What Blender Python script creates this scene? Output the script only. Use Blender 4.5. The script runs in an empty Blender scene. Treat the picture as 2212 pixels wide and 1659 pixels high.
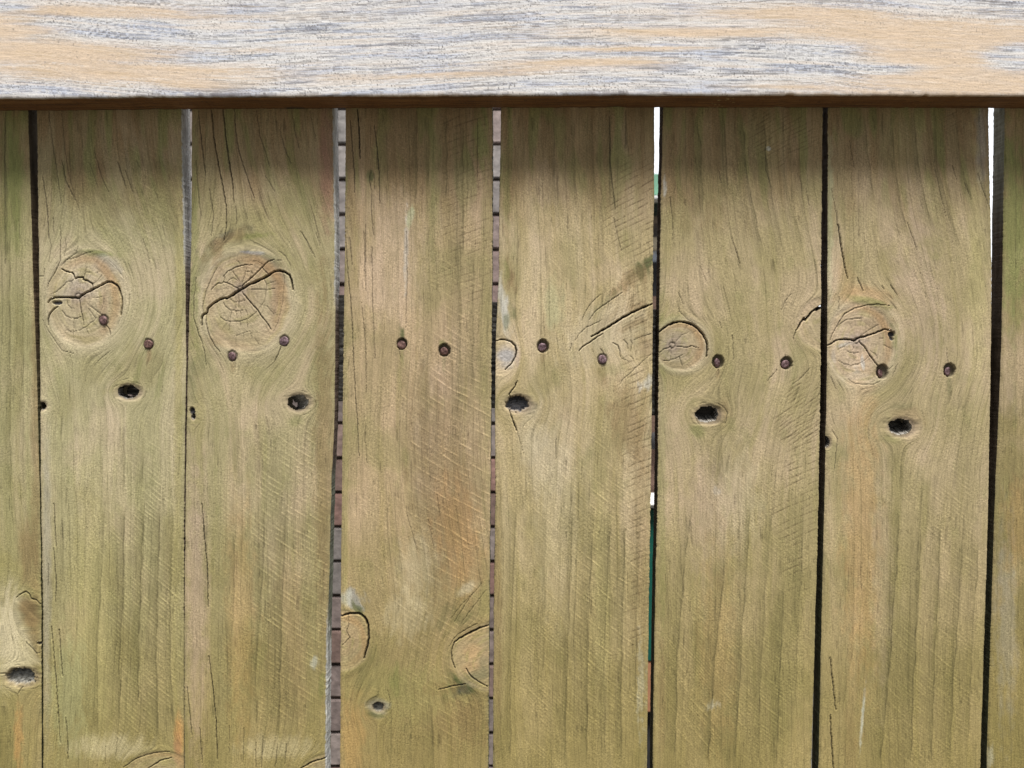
import bpy, bmesh, math, random
import numpy as np
from mathutils import Vector

# ------------------------------------------------------------------ camera, sky, sun, exposure
PITCH = math.radians(1.2)
CAM_Z = 1.65
F = 1597.6            # focal length in reference pixels (2212 wide)
Y0 = 0.72             # distance of the board faces
sc = bpy.context.scene
cam_d = bpy.data.cameras.new("camera"); cam = bpy.data.objects.new("camera", cam_d)
sc.collection.objects.link(cam); sc.camera = cam
cam_d.sensor_width = 36.0; cam_d.lens = 26.0; cam_d.clip_start = 0.01; cam_d.clip_end = 500
cam.location = (0, 0, CAM_Z); cam.rotation_euler = (math.pi/2 - PITCH, 0, 0)
cam_d.dof.use_dof = True; cam_d.dof.focus_distance = 0.72; cam_d.dof.aperture_fstop = 9

SUN_EL, SUN_AZ = math.radians(68.5), math.radians(16)      # behind the camera, a little to the right
w = bpy.data.worlds.new("World"); sc.world = w; w.use_nodes = True
nt = w.node_tree; nt.nodes.clear()
sky = nt.nodes.new("ShaderNodeTexSky"); sky.sky_type = 'NISHITA'; sky.sun_disc = False
sky.sun_elevation = SUN_EL; sky.sun_rotation = math.pi - SUN_AZ
sky.air_density = 1.0; sky.dust_density = 4.0; sky.ozone_density = 1.0
bg = nt.nodes.new("ShaderNodeBackground"); bg.inputs[1].default_value = 0.10
# thin bright cloud layer over the blue sky
tcw = nt.nodes.new("ShaderNodeTexCoord"); cn = nt.nodes.new("ShaderNodeTexNoise"); cn.inputs["Scale"].default_value = 3; cn.inputs["Detail"].default_value = 5
cm = nt.nodes.new("ShaderNodeMapRange"); cm.inputs[1].default_value = .3; cm.inputs[2].default_value = .7; cm.inputs[3].default_value = .78; cm.inputs[4].default_value = .96
cmx = nt.nodes.new("ShaderNodeMix"); cmx.data_type = 'RGBA'; cmx.inputs[7].default_value = (7.2, 7.35, 7.6, 1)
nt.links.new(tcw.outputs["Generated"], cn.inputs[0]); nt.links.new(cn.outputs[0], cm.inputs[0])
# added brightness gradient: white sky beyond the fence, dim behind camera for deeper shadow
sx = nt.nodes.new("ShaderNodeSeparateXYZ"); gm = nt.nodes.new("ShaderNodeMapRange")
gm.inputs[1].default_value = -.5; gm.inputs[2].default_value = .75; gm.inputs[3].default_value = 3.3; gm.inputs[4].default_value = 11.5
cc_w = nt.nodes.new("ShaderNodeVectorMath"); cc_w.operation = 'SCALE'; cc_w.inputs[0].default_value = (.985, 1.0, 1.03)
nt.links.new(tcw.outputs["Generated"], sx.inputs[0]); nt.links.new(sx.outputs[1], gm.inputs[0]); nt.links.new(gm.outputs[0], cc_w.inputs[3]); nt.links.new(cc_w.outputs[0], cmx.inputs[7])
nt.links.new(cm.outputs[0], cmx.inputs[0]); nt.links.new(sky.outputs[0], cmx.inputs[6])
wo = nt.nodes.new("ShaderNodeOutputWorld")
nt.links.new(cmx.outputs[2], bg.inputs[0]); nt.links.new(bg.outputs[0], wo.inputs[0])
sd = bpy.data.lights.new("sun", 'SUN'); sun = bpy.data.objects.new("sun", sd); sc.collection.objects.link(sun)
sd.energy = 5.0; sd.angle = math.radians(21); sd.color = (1.0, 0.96, 0.90)
sun.location = (-1, -3, 6)
dirv = Vector((math.sin(SUN_AZ)*math.cos(SUN_EL), -math.cos(SUN_AZ)*math.cos(SUN_EL), math.sin(SUN_EL)))
sun.rotation_euler = dirv.to_track_quat('Z', 'Y').to_euler()
sc.view_settings.view_transform = 'Standard'; sc.view_settings.look = 'None'
sc.view_settings.gamma = 1; sc.view_settings.exposure = 0.36
sc.view_settings.use_curve_mapping = False
sc.cycles.max_bounces = 6; sc.cycles.diffuse_bounces = 4

CP, SP = math.cos(PITCH), math.sin(PITCH)
def px2w(u, v, Y):
    """photo point (u, v) -> world x, z on the vertical plane y = Y"""
    u = np.asarray(u, float); v = np.asarray(v, float)
    xc = (u-1106)/F; zc = (829.5-v)/F
    dy = CP + zc*SP; dz = -SP + zc*CP
    t = Y/dy
    return xc*t, CAM_Z + dz*t
def w2px(x, z, Y):
    dz = z - CAM_Z
    fw = Y*CP - dz*SP; up = Y*SP + dz*CP
    return 1106 + F*x/fw, 829.5 - F*up/fw
PX = Y0/F             # metres per photo pixel on the board plane

# ------------------------------------------------------------------ numpy noise
_r = np.random.RandomState(7)
PERM = _r.permutation(1024).astype(np.int32)
_a = _r.rand(1024)*2*np.pi
GX, GY = np.cos(_a).astype(np.float32), np.sin(_a).astype(np.float32)
def noise(x, y, seed=0):
    x = np.asarray(x, np.float32); y = np.asarray(y, np.float32)
    xf = np.floor(x); yf = np.floor(y)
    xi = xf.astype(np.int32) + seed*57; yi = yf.astype(np.int32) + seed*131
    fx = x-xf; fy = y-yf
    a0 = PERM[xi & 1023]; a1 = PERM[(xi+1) & 1023]
    h00 = PERM[(a0+yi) & 1023]; h10 = PERM[(a1+yi) & 1023]
    h01 = PERM[(a0+yi+1) & 1023]; h11 = PERM[(a1+yi+1) & 1023]
    u = fx*fx*(3-2*fx); v = fy*fy*(3-2*fy)
    n00 = GX[h00]*fx + GY[h00]*fy; n10 = GX[h10]*(fx-1) + GY[h10]*fy
    n01 = GX[h01]*fx + GY[h01]*(fy-1); n11 = GX[h11]*(fx-1) + GY[h11]*(fy-1)
    a = n00 + u*(n10-n00); b = n01 + u*(n11-n01)
    return (a + v*(b-a))*1.5
def fbm(x, y, seed=0, o=3):
    s = 0; amp = 1; t = 0
    for k in range(o):
        s = s + amp*noise(x*2**k, y*2**k, seed+k*7); t += amp; amp *= .5
    return s/t*1.3
def ss(a, b, x):
    t = np.clip((x-a)/(b-a), 0, 1); return t*t*(3-2*t)
def mix(c, col, m):
    return c + (np.asarray(col, np.float32) - c)*m[:, None]

# ------------------------------------------------------------------ node helpers
def new_mat(name):
    m = bpy.data.materials.new(name); m.use_nodes = True
    return m, m.node_tree, m.node_tree.nodes["Principled BSDF"]
def grain_material(name, rough=0.88, spec=0.25, fib=0.30, bump=0.35, sc1=(0.9, 0.035), sc2=(0.32, 0.30)):
    """wood: mesh colour layer x fibre noise in the grain coordinates that flow round the knots"""
    m, t, p = new_mat(name); N = t.nodes.new; L = t.links.new
    col = N("ShaderNodeAttribute"); col.attribute_name = "wood"
    gr = N("ShaderNodeAttribute"); gr.attribute_name = "grain"
    def nz(s, detail=3):
        mp = N("ShaderNodeMapping"); mp.inputs["Scale"].default_value = (s[0], s[1], 1)
        L(gr.outputs["Vector"], mp.inputs["Vector"])
        n = N("ShaderNodeTexNoise"); n.inputs["Scale"].default_value = 1; n.inputs["Detail"].default_value = detail
        n.inputs["Roughness"].default_value = .6
        L(mp.outputs[0], n.inputs["Vector"]); return n
    n1 = nz(sc1); n2 = nz(sc2, 4)
    ad = N("ShaderNodeMath"); ad.operation = 'ADD'; L(n1.outputs[0], ad.inputs[0]); L(n2.outputs[0], ad.inputs[1])
    mr = N("ShaderNodeMapRange"); mr.inputs[1].default_value = .6; mr.inputs[2].default_value = 1.4
    mr.inputs[3].default_value = 1-fib; mr.inputs[4].default_value = 1+fib
    L(ad.outputs[0], mr.inputs[0])
    mu = N("ShaderNodeVectorMath"); mu.operation = 'SCALE'
    L(col.outputs["Color"], mu.inputs[0]); L(mr.outputs[0], mu.inputs[3])
    L(mu.outputs[0], p.inputs["Base Color"])
    p.inputs["Roughness"].default_value = rough; p.inputs["Specular IOR Level"].default_value = spec
    b = N("ShaderNodeBump"); b.inputs["Strength"].default_value = bump; b.inputs["Distance"].default_value = .0004
    L(ad.outputs[0], b.inputs["Height"]); L(b.outputs[0], p.inputs["Normal"])
    return m
def noise_material(name, c1, c2, scale=40, rough=.8, metal=0, bump=.2, stretch=(1, 1, 1), dist=.001):
    m, t, p = new_mat(name); N = t.nodes.new; L = t.links.new
    tc = N("ShaderNodeTexCoord"); mp = N("ShaderNodeMapping"); mp.inputs["Scale"].default_value = stretch
    L(tc.outputs["Object"], mp.inputs[0])
    n = N("ShaderNodeTexNoise"); n.inputs["Scale"].default_value = scale; n.inputs["Detail"].default_value = 6
    L(mp.outputs[0], n.inputs["Vector"])
    cr = N("ShaderNodeValToRGB"); cr.color_ramp.elements[0].position = .35; cr.color_ramp.elements[1].position = .65
    cr.color_ramp.elements[0].color = (*c1, 1); cr.color_ramp.elements[1].color = (*c2, 1)
    L(n.outputs[0], cr.inputs[0]); L(cr.outputs[0], p.inputs["Base Color"])
    p.inputs["Roughness"].default_value = rough; p.inputs["Metallic"].default_value = metal
    b = N("ShaderNodeBump"); b.inputs["Strength"].default_value = bump; b.inputs["Distance"].default_value = dist
    L(n.outputs[0], b.inputs["Height"]); L(b.outputs[0], p.inputs["Normal"])
    return m
MAT_BOARD = grain_material("board_wood", fib=.40, bump=.35, sc2=(.5, .42))
MAT_RAIL = grain_material("weathered_rail_wood", rough=.75, spec=.3, fib=.22, bump=.3, sc1=(0.035, 0.8), sc2=(0.2, 0.5))

# ------------------------------------------------------------------ mesh from arrays
def mesh_obj(name, co, quads, mat, parent=None, wood=None, grain=None, smooth=True):
    me = bpy.data.meshes.new(name)
    nq = len(quads)
    me.vertices.add(len(co)); me.vertices.foreach_set("co", np.ascontiguousarray(co, np.float32).ravel())
    me.loops.add(nq*4); me.loops.foreach_set("vertex_index", np.ascontiguousarray(quads, np.int32).ravel())
    me.polygons.add(nq)
    me.polygons.foreach_set("loop_start", np.arange(0, nq*4, 4, dtype=np.int32))
    me.polygons.foreach_set("use_smooth", np.full(nq, smooth, bool))
    me.update(calc_edges=True)
    if wood is not None:
        a = me.attributes.new("wood", 'FLOAT_COLOR', 'POINT')
        c = np.ones((len(co), 4), np.float32); c[:, :3] = np.clip(wood, 0.003, .95)
        a.data.foreach_set("color", c.ravel())
    if grain is not None:
        a = me.attributes.new("grain", 'FLOAT_VECTOR', 'POINT')
        a.data.foreach_set("vector", np.ascontiguousarray(grain, np.float32).ravel())
    me.materials.append(mat)
    o = bpy.data.objects.new(name, me); sc.collection.objects.link(o)
    if parent: o.parent = parent
    return o
def grid_quads(nr, nc, off=0, flip=False):
    i = np.arange(nr*nc).reshape(nr, nc) + off
    q = np.stack([i[:-1, :-1], i[:-1, 1:], i[1:, 1:], i[1:, :-1]], -1).reshape(-1, 4)
    return q[:, ::-1] if flip else q
def bm_obj(name, bm, mat, parent=None, smooth=False, loc=None):
    me = bpy.data.meshes.new(name); bmesh.ops.recalc_face_normals(bm, faces=bm.faces); bm.to_mesh(me); bm.free()
    me.materials.append(mat)
    for p in me.polygons: p.use_smooth = smooth
    o = bpy.data.objects.new(name, me); sc.collection.objects.link(o)
    if parent: o.parent = parent
    if loc: o.location = loc
    return o
def box(bm, x0, x1, y0, y1, z0, z1, bev=0.0):
    r = bmesh.ops.create_cube(bm, size=1)
    for v in r['verts']:
        v.co = Vector((x0+(v.co.x+.5)*(x1-x0), y0+(v.co.y+.5)*(y1-y0), z0+(v.co.z+.5)*(z1-z0)))
    if bev:
        es = list({e for v in r['verts'] for e in v.link_edges})
        bmesh.ops.bevel(bm, geom=es, offset=bev, segments=2, affect='EDGES')
def thing(name, label, cat, loc=(0, 0, 0)):
    o = bpy.data.objects.new(name, None); sc.collection.objects.link(o); o.location = loc
    o['label'] = label; o['category'] = cat; return o

# ------------------------------------------------------------------ surveyed features
# points measured on enlarged crops of the photograph: crop -> (x origin, y origin, enlargement)
CR = {'A': (100, 750, 3.687), 'B': (580, 750, 3.687), 'C': (1560, 950, 3.687), 'D': (2100, 950, 3.687),
      'E': (2650, 900, 3.687), 'F': (0, 1850, 3.687),
      't1': (0, 0, 1.9235), 't2': (1080, 0, 1.9235), 't3': (2175, 0, 1.9235),
      'r4': (0, 750, 1.9235), 'r5': (1080, 750, 1.9235), 'r6': (2175, 750, 1.9235),
      'b1': (0, 1634, 1.9235), 'b2': (1080, 1634, 1.9235), 'b3': (2175, 1634, 1.9235)}
def pt(cr, p):
    ox, oy, s = CR[cr]; return np.array([[(a/s+ox)*.66526, (b/s+oy)*.66526] for a, b in p])

# cracks: board, crop, width, depth(mm), points
CK = [
 (1,'A',4.6,3.5,[(205,855),(230,820),(280,798),(350,795),(450,797),(535,797),(572,805),(600,775),(650,745),(750,693),(840,650),(920,607),(960,610),(1010,635),(1045,670),(1070,730),(1092,800),(1093,900),(1080,1010)]),
 (1,'A',3,3,[(370,455),(420,485),(490,495),(515,530),(525,570),(560,555),(625,555),(628,585),(680,600),(735,630),(740,690)]),
 (1,'A',1.5,1.2,[(525,570),(480,600),(430,610),(370,670),(300,730),(240,755)]),
 (1,'A',1.6,1.2,[(630,575),(650,500),(668,430)]), (1,'A',1.2,1,[(655,495),(740,490)]),
 (1,'A',1.2,1,[(745,635),(800,590),(850,530)]), (1,'A',1,1,[(780,505),(820,485)]),
 (1,'A',2.2,1.5,[(578,820),(590,900),(605,980),(620,1050),(638,1130)]),
 (1,'A',1.6,1.2,[(370,950),(410,1010),(480,1045),(560,1045),(615,1020)]),
 (1,'A',1.2,1,[(430,830),(440,880),(480,925),(520,930)]),
 (1,'A',1.3,1,[(420,1190),(500,1210),(580,1190),(660,1150),(780,1050)]),
 (1,'A',1,1,[(510,1210),(505,1290)]), (1,'A',1,1,[(515,1050),(510,1130),(508,1200)]), (1,'A',1,1,[(665,1160),(695,1240)]),
 (1,'A',1.5,1.2,[(690,890),(750,930),(850,1010)]), (1,'A',1.2,1,[(690,930),(780,1050)]),
 (1,'A',3.2,2.5,[(210,1130),(208,1040),(230,980),(280,930),(320,905)]),
 (1,'A',1.8,1.4,[(190,680),(215,610),(300,470),(350,360),(350,200),(355,60),(350,-80)]),
 (1,'A',1.4,1,[(370,410),(420,350),(480,310),(550,260),(560,180)]), (1,'A',1.4,1,[(420,350),(560,310),(620,280),(740,245)]),
 (1,'A',1.3,1,[(140,1060),(200,1180),(300,1330),(370,1430),(530,1470)]),
 (1,'A',1,.8,[(620,790),(800,800),(880,780)]), (1,'A',1.1,.8,[(875,800),(865,880),(845,950)]),
 (1,'A',1.8,1.4,[(900,1125),(940,1170),(955,1240)]), (1,'A',1.1,.8,[(930,340),(1030,440),(1110,560)]),
 (1,'A',1.2,1,[(90,540),(150,540),(160,450)]), (1,'A',1.4,1,[(1340,90),(1390,250),(1430,400)]),
 (1,'A',1.4,1,[(205,0),(240,180),(210,370)]), (1,'A',1.3,1,[(410,80),(420,180),(400,300)]),
 (2,'B',5.4,4.5,[(280,1130),(280,1050),(300,1000),(340,975),(360,920),(430,860),(500,820),(555,803),(580,808),(640,775),(720,715),(770,690),(850,640),(950,600),(1060,545),(1150,485),(1210,478),(1270,490),(1330,530),(1355,590),(1370,700)]),
 (2,'B',2,1.5,[(340,980),(330,1090),(360,1230),(420,1350),(500,1450)]),
 (2,'B',1.8,1.4,[(210,560),(200,680),(180,850),(185,1050),(240,1230),(280,1320),(320,1480),(330,1620)]),
 (2,'B',1.6,1.2,[(470,430),(400,560),(330,720),(290,900),(300,990)]),
 (2,'B',2.3,1.6,[(765,660),(840,590),(900,540),(1000,440),(1070,370),(1150,345)]), (2,'B',1.2,1,[(1150,350),(1240,355)]),
 (2,'B',2.3,1.6,[(765,740),(850,840),(950,950),(1000,1030),(1060,1100),(1110,1175)]),
 (2,'B',1.9,1.4,[(720,695),(650,655),(580,625),(540,615),(520,630),(480,625),(430,660),(390,710)]),
 (2,'B',2,1.4,[(540,540),(600,480),(700,430),(800,405),(890,412)]), (2,'B',1.5,1,[(540,540),(560,565),(540,615)]),
 (2,'B',1.4,1,[(765,620),(790,540),(825,425)]), (2,'B',1.4,1,[(735,600),(690,540),(640,470)]), (2,'B',1.4,1,[(720,600),(660,560),(600,590),(575,625)]),
 (2,'B',1.8,1.4,[(1000,445),(1050,490),(1080,525)]), (2,'B',1.3,1,[(890,520),(870,480),(820,490)]),(2,'B',1.2,1,[(740,430),(740,390),(690,350)]),
 (2,'B',1.3,1,[(1030,585),(1055,650),(1050,700),(1045,780),(1020,860),(960,940)]),
 (2,'B',1.5,1.2,[(540,850),(560,900),(620,945),(700,960),(780,945)]),
 (2,'B',1.6,1.2,[(500,1030),(560,1070),(620,1085),(740,1080),(840,1050),(940,965)]),
 (2,'B',1.2,1,[(620,1085),(605,1200)]), (2,'B',1.2,1,[(740,1080),(740,1150)]), (2,'B',1.2,1,[(820,1070),(830,1160)]),
 (2,'B',1.2,1,[(690,960),(700,1050)]), (2,'B',1.2,1,[(740,960),(760,1060)]), (2,'B',1.2,1,[(810,940),(830,1010)]), (2,'B',1.1,1,[(640,960),(615,1060)]),
 (2,'B',1.1,.8,[(600,790),(650,840),(720,855),(800,830)]), (2,'B',1.1,.8,[(725,740),(725,920)]), (2,'B',1,.8,[(690,850),(680,950)]),
 (2,'B',1.3,1,[(870,700),(960,700),(1050,705),(1160,690)]), (2,'B',1.1,.8,[(1050,640),(1170,600)]),
 (2,'B',1.4,1,[(870,355),(960,370),(1030,410)]), (2,'B',1.1,.8,[(670,1260),(760,1230),(850,1195)]),
 (2,'B',1.1,.8,[(850,1195),(880,1290)]), (2,'B',1.2,.8,[(910,1270),(960,1350)]), (2,'B',1.1,.8,[(780,1220),(785,1300)]),
 (2,'B',1.2,.8,[(1060,900),(1100,950),(1145,1000)]), (2,'B',1.4,1,[(1200,240),(1280,300),(1350,420)]),
 (2,'B',2,1.4,[(1230,1380),(1200,1470),(1150,1560)]), (2,'B',1.2,.8,[(1250,500),(1270,560),(1250,850),(1190,1100),(1140,1200)]),
 (2,'B',1.2,1,[(1600,280),(1540,130),(1480,20)]), (2,'B',1.3,1,[(1460,0),(1560,160),(1640,330)]),(2,'B',1.2,1,[(1650,20),(1690,180)]),
 (2,'t1',2,1.6,[(1240,690),(1250,800),(1262,900),(1275,1010),(1285,1100)]),
 (2,'t1',2.3,2,[(1320,680),(1335,850),(1360,1000),(1390,1150),(1415,1300),(1415,1420),(1400,1500)]),
 (2,'t1',2.6,2,[(1393,680),(1410,850),(1430,1000),(1455,1150),(1462,1270)]),
 (2,'t1',2,1.6,[(1465,680),(1475,830),(1490,930),(1520,1030),(1560,1150),(1590,1240)]),
 (2,'t1',1.5,1.2,[(1605,690),(1625,850),(1660,950),(1690,1050)]), (2,'t1',1.6,1.2,[(1750,810),(1790,960),(1820,1020)]),
 (2,'t1',1.4,1.2,[(1820,680),(1850,850),(1870,930)]), (2,'t1',1.2,1,[(1935,690),(1975,880)]),
 (2,'t1',1.6,1.2,[(1225,1000),(1240,1200),(1255,1350)]), (2,'t1',1.6,1.2,[(1310,1180),(1335,1350),(1320,1480)]),
 (2,'t1',1.6,1.2,[(1475,1290),(1480,1400)]), (2,'t1',1.2,1,[(1940,1280),(1975,1400),(2000,1520)]),(2,'t1',1.3,1,[(1660,1100),(1720,1200)]),
 (1,'t1',1.5,1.2,[(300,690),(320,850),(360,1100),(380,1270)]), (1,'t1',1.8,1.4,[(385,1000),(410,1130),(470,1250)]),
 (1,'t1',2,1.5,[(265,1100),(290,1280),(300,1420),(300,1500)]), (1,'t1',1.8,1.4,[(735,1010),(790,1180)]),
 (1,'t1',1.5,1.2,[(590,950),(640,1120),(680,1200)]), (1,'t1',1.4,1.2,[(780,1060),(830,1200)]), (1,'t1',1.2,1,[(385,690),(400,900),(430,1100),(500,1330)]),
 (1,'t1',1.5,1.2,[(330,1360),(335,1480)]), (1,'t1',1.2,1,[(960,1180),(985,1240)]), (1,'t1',1.1,1,[(850,1000),(880,1060)]), (1,'t1',1.2,1,[(560,1010),(610,1170)]),
 (3,'t2',2,1.6,[(110,750),(125,950),(135,1100),(135,1200)]), (3,'t2',2.6,2,[(155,680),(165,820),(170,990)]),
 (3,'t2',2.1,1.8,[(258,780),(275,900),(290,1080),(293,1270)]), (3,'t2',1.5,1.2,[(205,1400),(205,1654)]),
 (3,'t2',1.6,1.2,[(240,1050),(230,1130),(245,1200),(240,1300),(255,1470)]), (3,'t2',1.3,1,[(258,1080),(262,1180)]),
 (3,'t2',1.3,1,[(905,740),(905,1100)]), (3,'t2',1.2,1,[(790,680),(795,830)]),
 (3,'t2',1.6,1.2,[(105,1480),(120,1654)]),
 (3,'r5',1.9,1.5,[(75,0),(100,330),(110,420),(120,550),(130,800),(140,1000),(155,1200),(165,1420)]),
 (3,'r5',1.6,1.2,[(195,0),(205,380)]), (3,'r5',1.6,1.2,[(245,100),(250,500),(265,800)]), (3,'r5',1.5,1.2,[(180,450),(205,700),(210,1010)]),
 (3,'r5',1.5,1.1,[(460,0),(465,300),(455,600)]), (3,'r5',1.4,1,[(415,740),(425,800)]), (3,'r5',1.2,1,[(200,1250),(215,1450)]),
 (4,'C',5,4.5,[(1330,525),(1400,490),(1480,440),(1600,370),(1700,300),(1800,250),(1900,200),(2060,135)]),
 (4,'C',2.6,2,[(1180,700),(1220,650),(1300,600),(1400,530),(1460,495)]),
 (4,'C',1.6,1.2,[(1130,580),(1180,500),(1260,420),(1310,400),(1450,330)]), (4,'C',1.8,1.4,[(1300,330),(1370,230),(1460,160),(1580,80),(1700,0)]),
 (4,'C',1.6,1.2,[(1210,330),(1280,190),(1330,120),(1440,20)]),
 (4,'C',3.2,2.5,[(185,580),(240,562),(300,565),(370,590),(410,630),(430,690),(420,760),(380,840),(300,920)]),
 (4,'C',2.4,2,[(440,1060),(415,1120),(370,1180),(345,1215),(360,1250)]), (4,'C',2.4,2,[(340,1390),(370,1480),(400,1570),(430,1654)]),
 (4,'C',2,1.4,[(1580,600),(1640,630),(1665,690),(1680,775)]), (4,'C',1.5,1.2,[(1710,565),(1755,610),(1765,680)]), (4,'C',1.4,1,[(1790,560),(1820,610),(1800,700)]),
 (4,'C',1.4,1,[(1820,575),(1900,540),(2050,490)]), (4,'C',1.6,1.2,[(1435,670),(1480,730)]), (4,'C',1.5,1.2,[(1090,610),(1070,700)]),
 (4,'C',1.2,1,[(1680,780),(1720,800),(1780,830)]),(4,'C',1,1,[(1780,750),(1830,800)]),
 (4,'r5',1.2,1,[(1130,1180),(1180,1340),(1195,1400)]), (4,'r5',1.6,1.2,[(1395,1300),(1395,1430)]),
 (4,'C',1.5,1,[(1660,1110),(1700,1040),(1800,960),(1870,890),(2040,740)]),
 (4,'t2',1.6,1.2,[(1730,690),(1730,950),(1745,1150),(1765,1310)]), (4,'t2',1.3,1,[(1830,690),(1830,930)]), (4,'t2',1.3,1,[(1755,1360),(1800,1560)]),
 (5,'D',5,4.2,[(145,475),(200,430),(260,390),(330,360),(400,347),(480,360),(550,385),(610,430),(660,490),(700,550),(722,620),(722,700),(715,770)]),
 (5,'D',2,1.4,[(135,735),(190,690),(250,665),(290,645)]), (5,'D',1.8,1.4,[(330,640),(400,648),(470,655),(540,640),(620,665)]),
 (5,'D',1.1,.8,[(330,610),(370,560),(420,510),(500,475)]), (5,'D',1,.8,[(310,610),(315,490)]), (5,'D',1,.8,[(295,660),(285,800)]),
 (5,'D',1.6,1.2,[(180,810),(260,820),(340,790),(430,745)]), (5,'D',1.5,1.2,[(385,775),(430,880)]),
 (5,'D',4.4,6,[(2095,150),(2050,180),(1985,225),(1940,280),(1900,325),(1880,310),(1845,360),(1810,430),(1790,450)]),
 (5,'D',2,1.5,[(1790,450),(1765,520),(1755,560)]), (5,'D',1.4,1,[(1730,10),(1660,100),(1610,210)]),
 (5,'D',2,1.6,[(1020,510),(1030,590)]), (5,'D',1.3,1,[(1030,600),(1040,810)]), (5,'D',1.2,1,[(380,0),(440,140)]), (5,'D',1.2,1,[(870,340),(895,430)]),
 (5,'D',1.4,1,[(370,120),(390,230),(500,330),(600,380)]), (5,'D',1.4,1,[(855,920),(857,1000)]),(5,'D',1.3,1,[(1655,740),(1665,790)]),
 (5,'D',1.6,1.1,[(1440,1060),(1500,990),(1560,920)]), (5,'D',1.4,1,[(1750,1100),(1850,1020),(1960,900)]),
 (5,'D',1.6,1,[(860,1330),(930,1380),(965,1440),(950,1530),(930,1600)]), (5,'D',1.4,1,[(580,1440),(600,1530),(650,1600)]),
 (5,'r6',1.5,1.2,[(385,40),(420,150),(440,210)]), (5,'r6',1.2,1,[(190,220),(230,330)]), (5,'t3',1.6,1.2,[(0,1230),(15,1350),(20,1500)]),
 (5,'t3',1.4,1.2,[(850,1180),(870,1280)]), (5,'t3',1.3,1,[(810,1100),(830,1200)]), (5,'t3',1.3,1,[(300,1050),(320,1140)]), (5,'t3',1.4,1,[(595,900),(600,1060),(640,1200)]),
 (6,'E',3.8,3.2,[(140,818),(190,790),(240,755),(320,742),(400,748),(470,760),(500,730),(600,705),(680,680),(750,650),(820,622),(890,640)]),
 (6,'E',2.4,1.8,[(510,765),(580,840),(640,940),(700,1020),(750,1080)]), (6,'E',1.2,1,[(640,940),(580,995),(500,1040),(420,1060),(340,1045),(270,1000)]),
 (6,'E',2,1.5,[(165,750),(200,670),(260,560),(340,440),(470,370),(600,335),(740,325),(880,345)]),
 (6,'E',1.6,1.2,[(240,600),(310,540),(370,510),(470,495),(560,490)]), (6,'E',1.4,1,[(520,715),(600,650),(740,570)]),
 (6,'E',1.3,1,[(350,870),(390,900),(450,910),(510,900)]), (6,'E',1.1,1,[(455,800),(430,890)]), (6,'E',1,.8,[(450,910),(450,1010)]),
 (6,'E',1.1,1,[(400,780),(330,830),(250,870)]), (6,'E',1.1,1,[(640,880),(700,920),(740,980)]), (6,'E',1,.8,[(720,730),(800,735)]), (6,'E',1.2,1,[(800,810),(900,860)]),
 (6,'E',1.6,1,[(375,1215),(450,1270),(540,1280),(680,1285),(760,1245)]), (6,'E',1.3,1,[(860,1110),(910,1065)]),
 (6,'E',2,1.5,[(490,10),(530,100),(560,170)]), (6,'E',1.6,1.3,[(780,100),(810,150)]), (6,'E',1.6,1.3,[(880,90),(970,220)]), (6,'E',1.5,1.2,[(270,230),(270,390)]),
 (6,'E',1.3,1.1,[(1560,830),(1562,950),(1575,1050)]), (6,'E',1.2,1,[(1290,170),(1310,240)]), (6,'E',1.4,1,[(170,1190),(240,1350)]),(6,'E',1.2,1,[(970,1030),(900,1200)]),
 (6,'r6',2.5,2,[(1050,-40),(1070,100),(1090,220),(1110,300)]), (6,'t3',1.6,1.3,[(1010,1180),(1040,1350),(1075,1600)]),
 (6,'t3',1.6,1.2,[(1480,1390),(1540,1560)]), (6,'t3',1.5,1.2,[(1840,1140),(1880,1250)]), (6,'t3',1.4,1.2,[(1920,1080),(1960,1200),(2000,1310)]),
 (6,'t3',1.3,1,[(1120,880),(1150,1050)]), (6,'t3',1.4,1,[(1655,1060),(1720,1350)]),(6,'t3',1.3,1,[(1760,1030),(1790,1120)]),
 (6,'r6',1.6,1.2,[(1010,1240),(1045,1300),(1035,1400),(1025,1500)]), (6,'b3',2.4,1.6,[(1000,960),(1020,1150),(1035,1290)]), (6,'b3',2.4,1.8,[(1000,1320),(1010,1500),(1020,1654)]),
 (3,'b2',5.2,4.5,[(40,708),(110,690),(160,688),(200,710),(222,760),(225,840),(215,900),(195,970)]),
 (3,'b2',1.6,1.2,[(100,700),(100,760),(85,800),(105,840),(60,890)]),
 (3,'b2',4.2,3.5,[(990,760),(920,780),(850,815),(790,845),(760,870)]), (3,'b2',2.2,1.6,[(765,865),(742,920),(745,980),(765,1030)]),
 (3,'b2',1.6,1.2,[(905,750),(840,785),(780,820),(740,870),(730,895)]), (3,'b2',2.2,1.6,[(835,1035),(860,1080),(900,1110),(970,1150)]),
 (3,'b2',2.2,1.4,[(830,1130),(760,1140),(660,1165)]), (3,'b2',1.2,1,[(345,1170),(360,1240),(350,1300)]),
 (3,'b2',1.2,1,[(460,60),(530,300)]), (3,'b2',1.1,1,[(600,100),(635,300)]), (3,'b2',1.2,1,[(930,500),(850,600),(760,740)]), (3,'b2',1.2,1,[(960,540),(900,620),(800,750)]),
 (3,'b2',1.2,1,[(880,560),(800,640),(740,720)]),
 (2,'b1',2.3,1.8,[(1260,0),(1275,200),(1295,400),(1300,650)]), (2,'b1',2.3,1.8,[(1305,950),(1330,1150),(1350,1350),(1360,1600)]),
 (2,'b1',1.9,1.4,[(1170,1150),(1200,1450)]), (2,'b1',1.9,1.4,[(1250,1400),(1265,1620)]), (2,'b1',1.6,1.2,[(1525,1400),(1520,1620)]),
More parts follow.
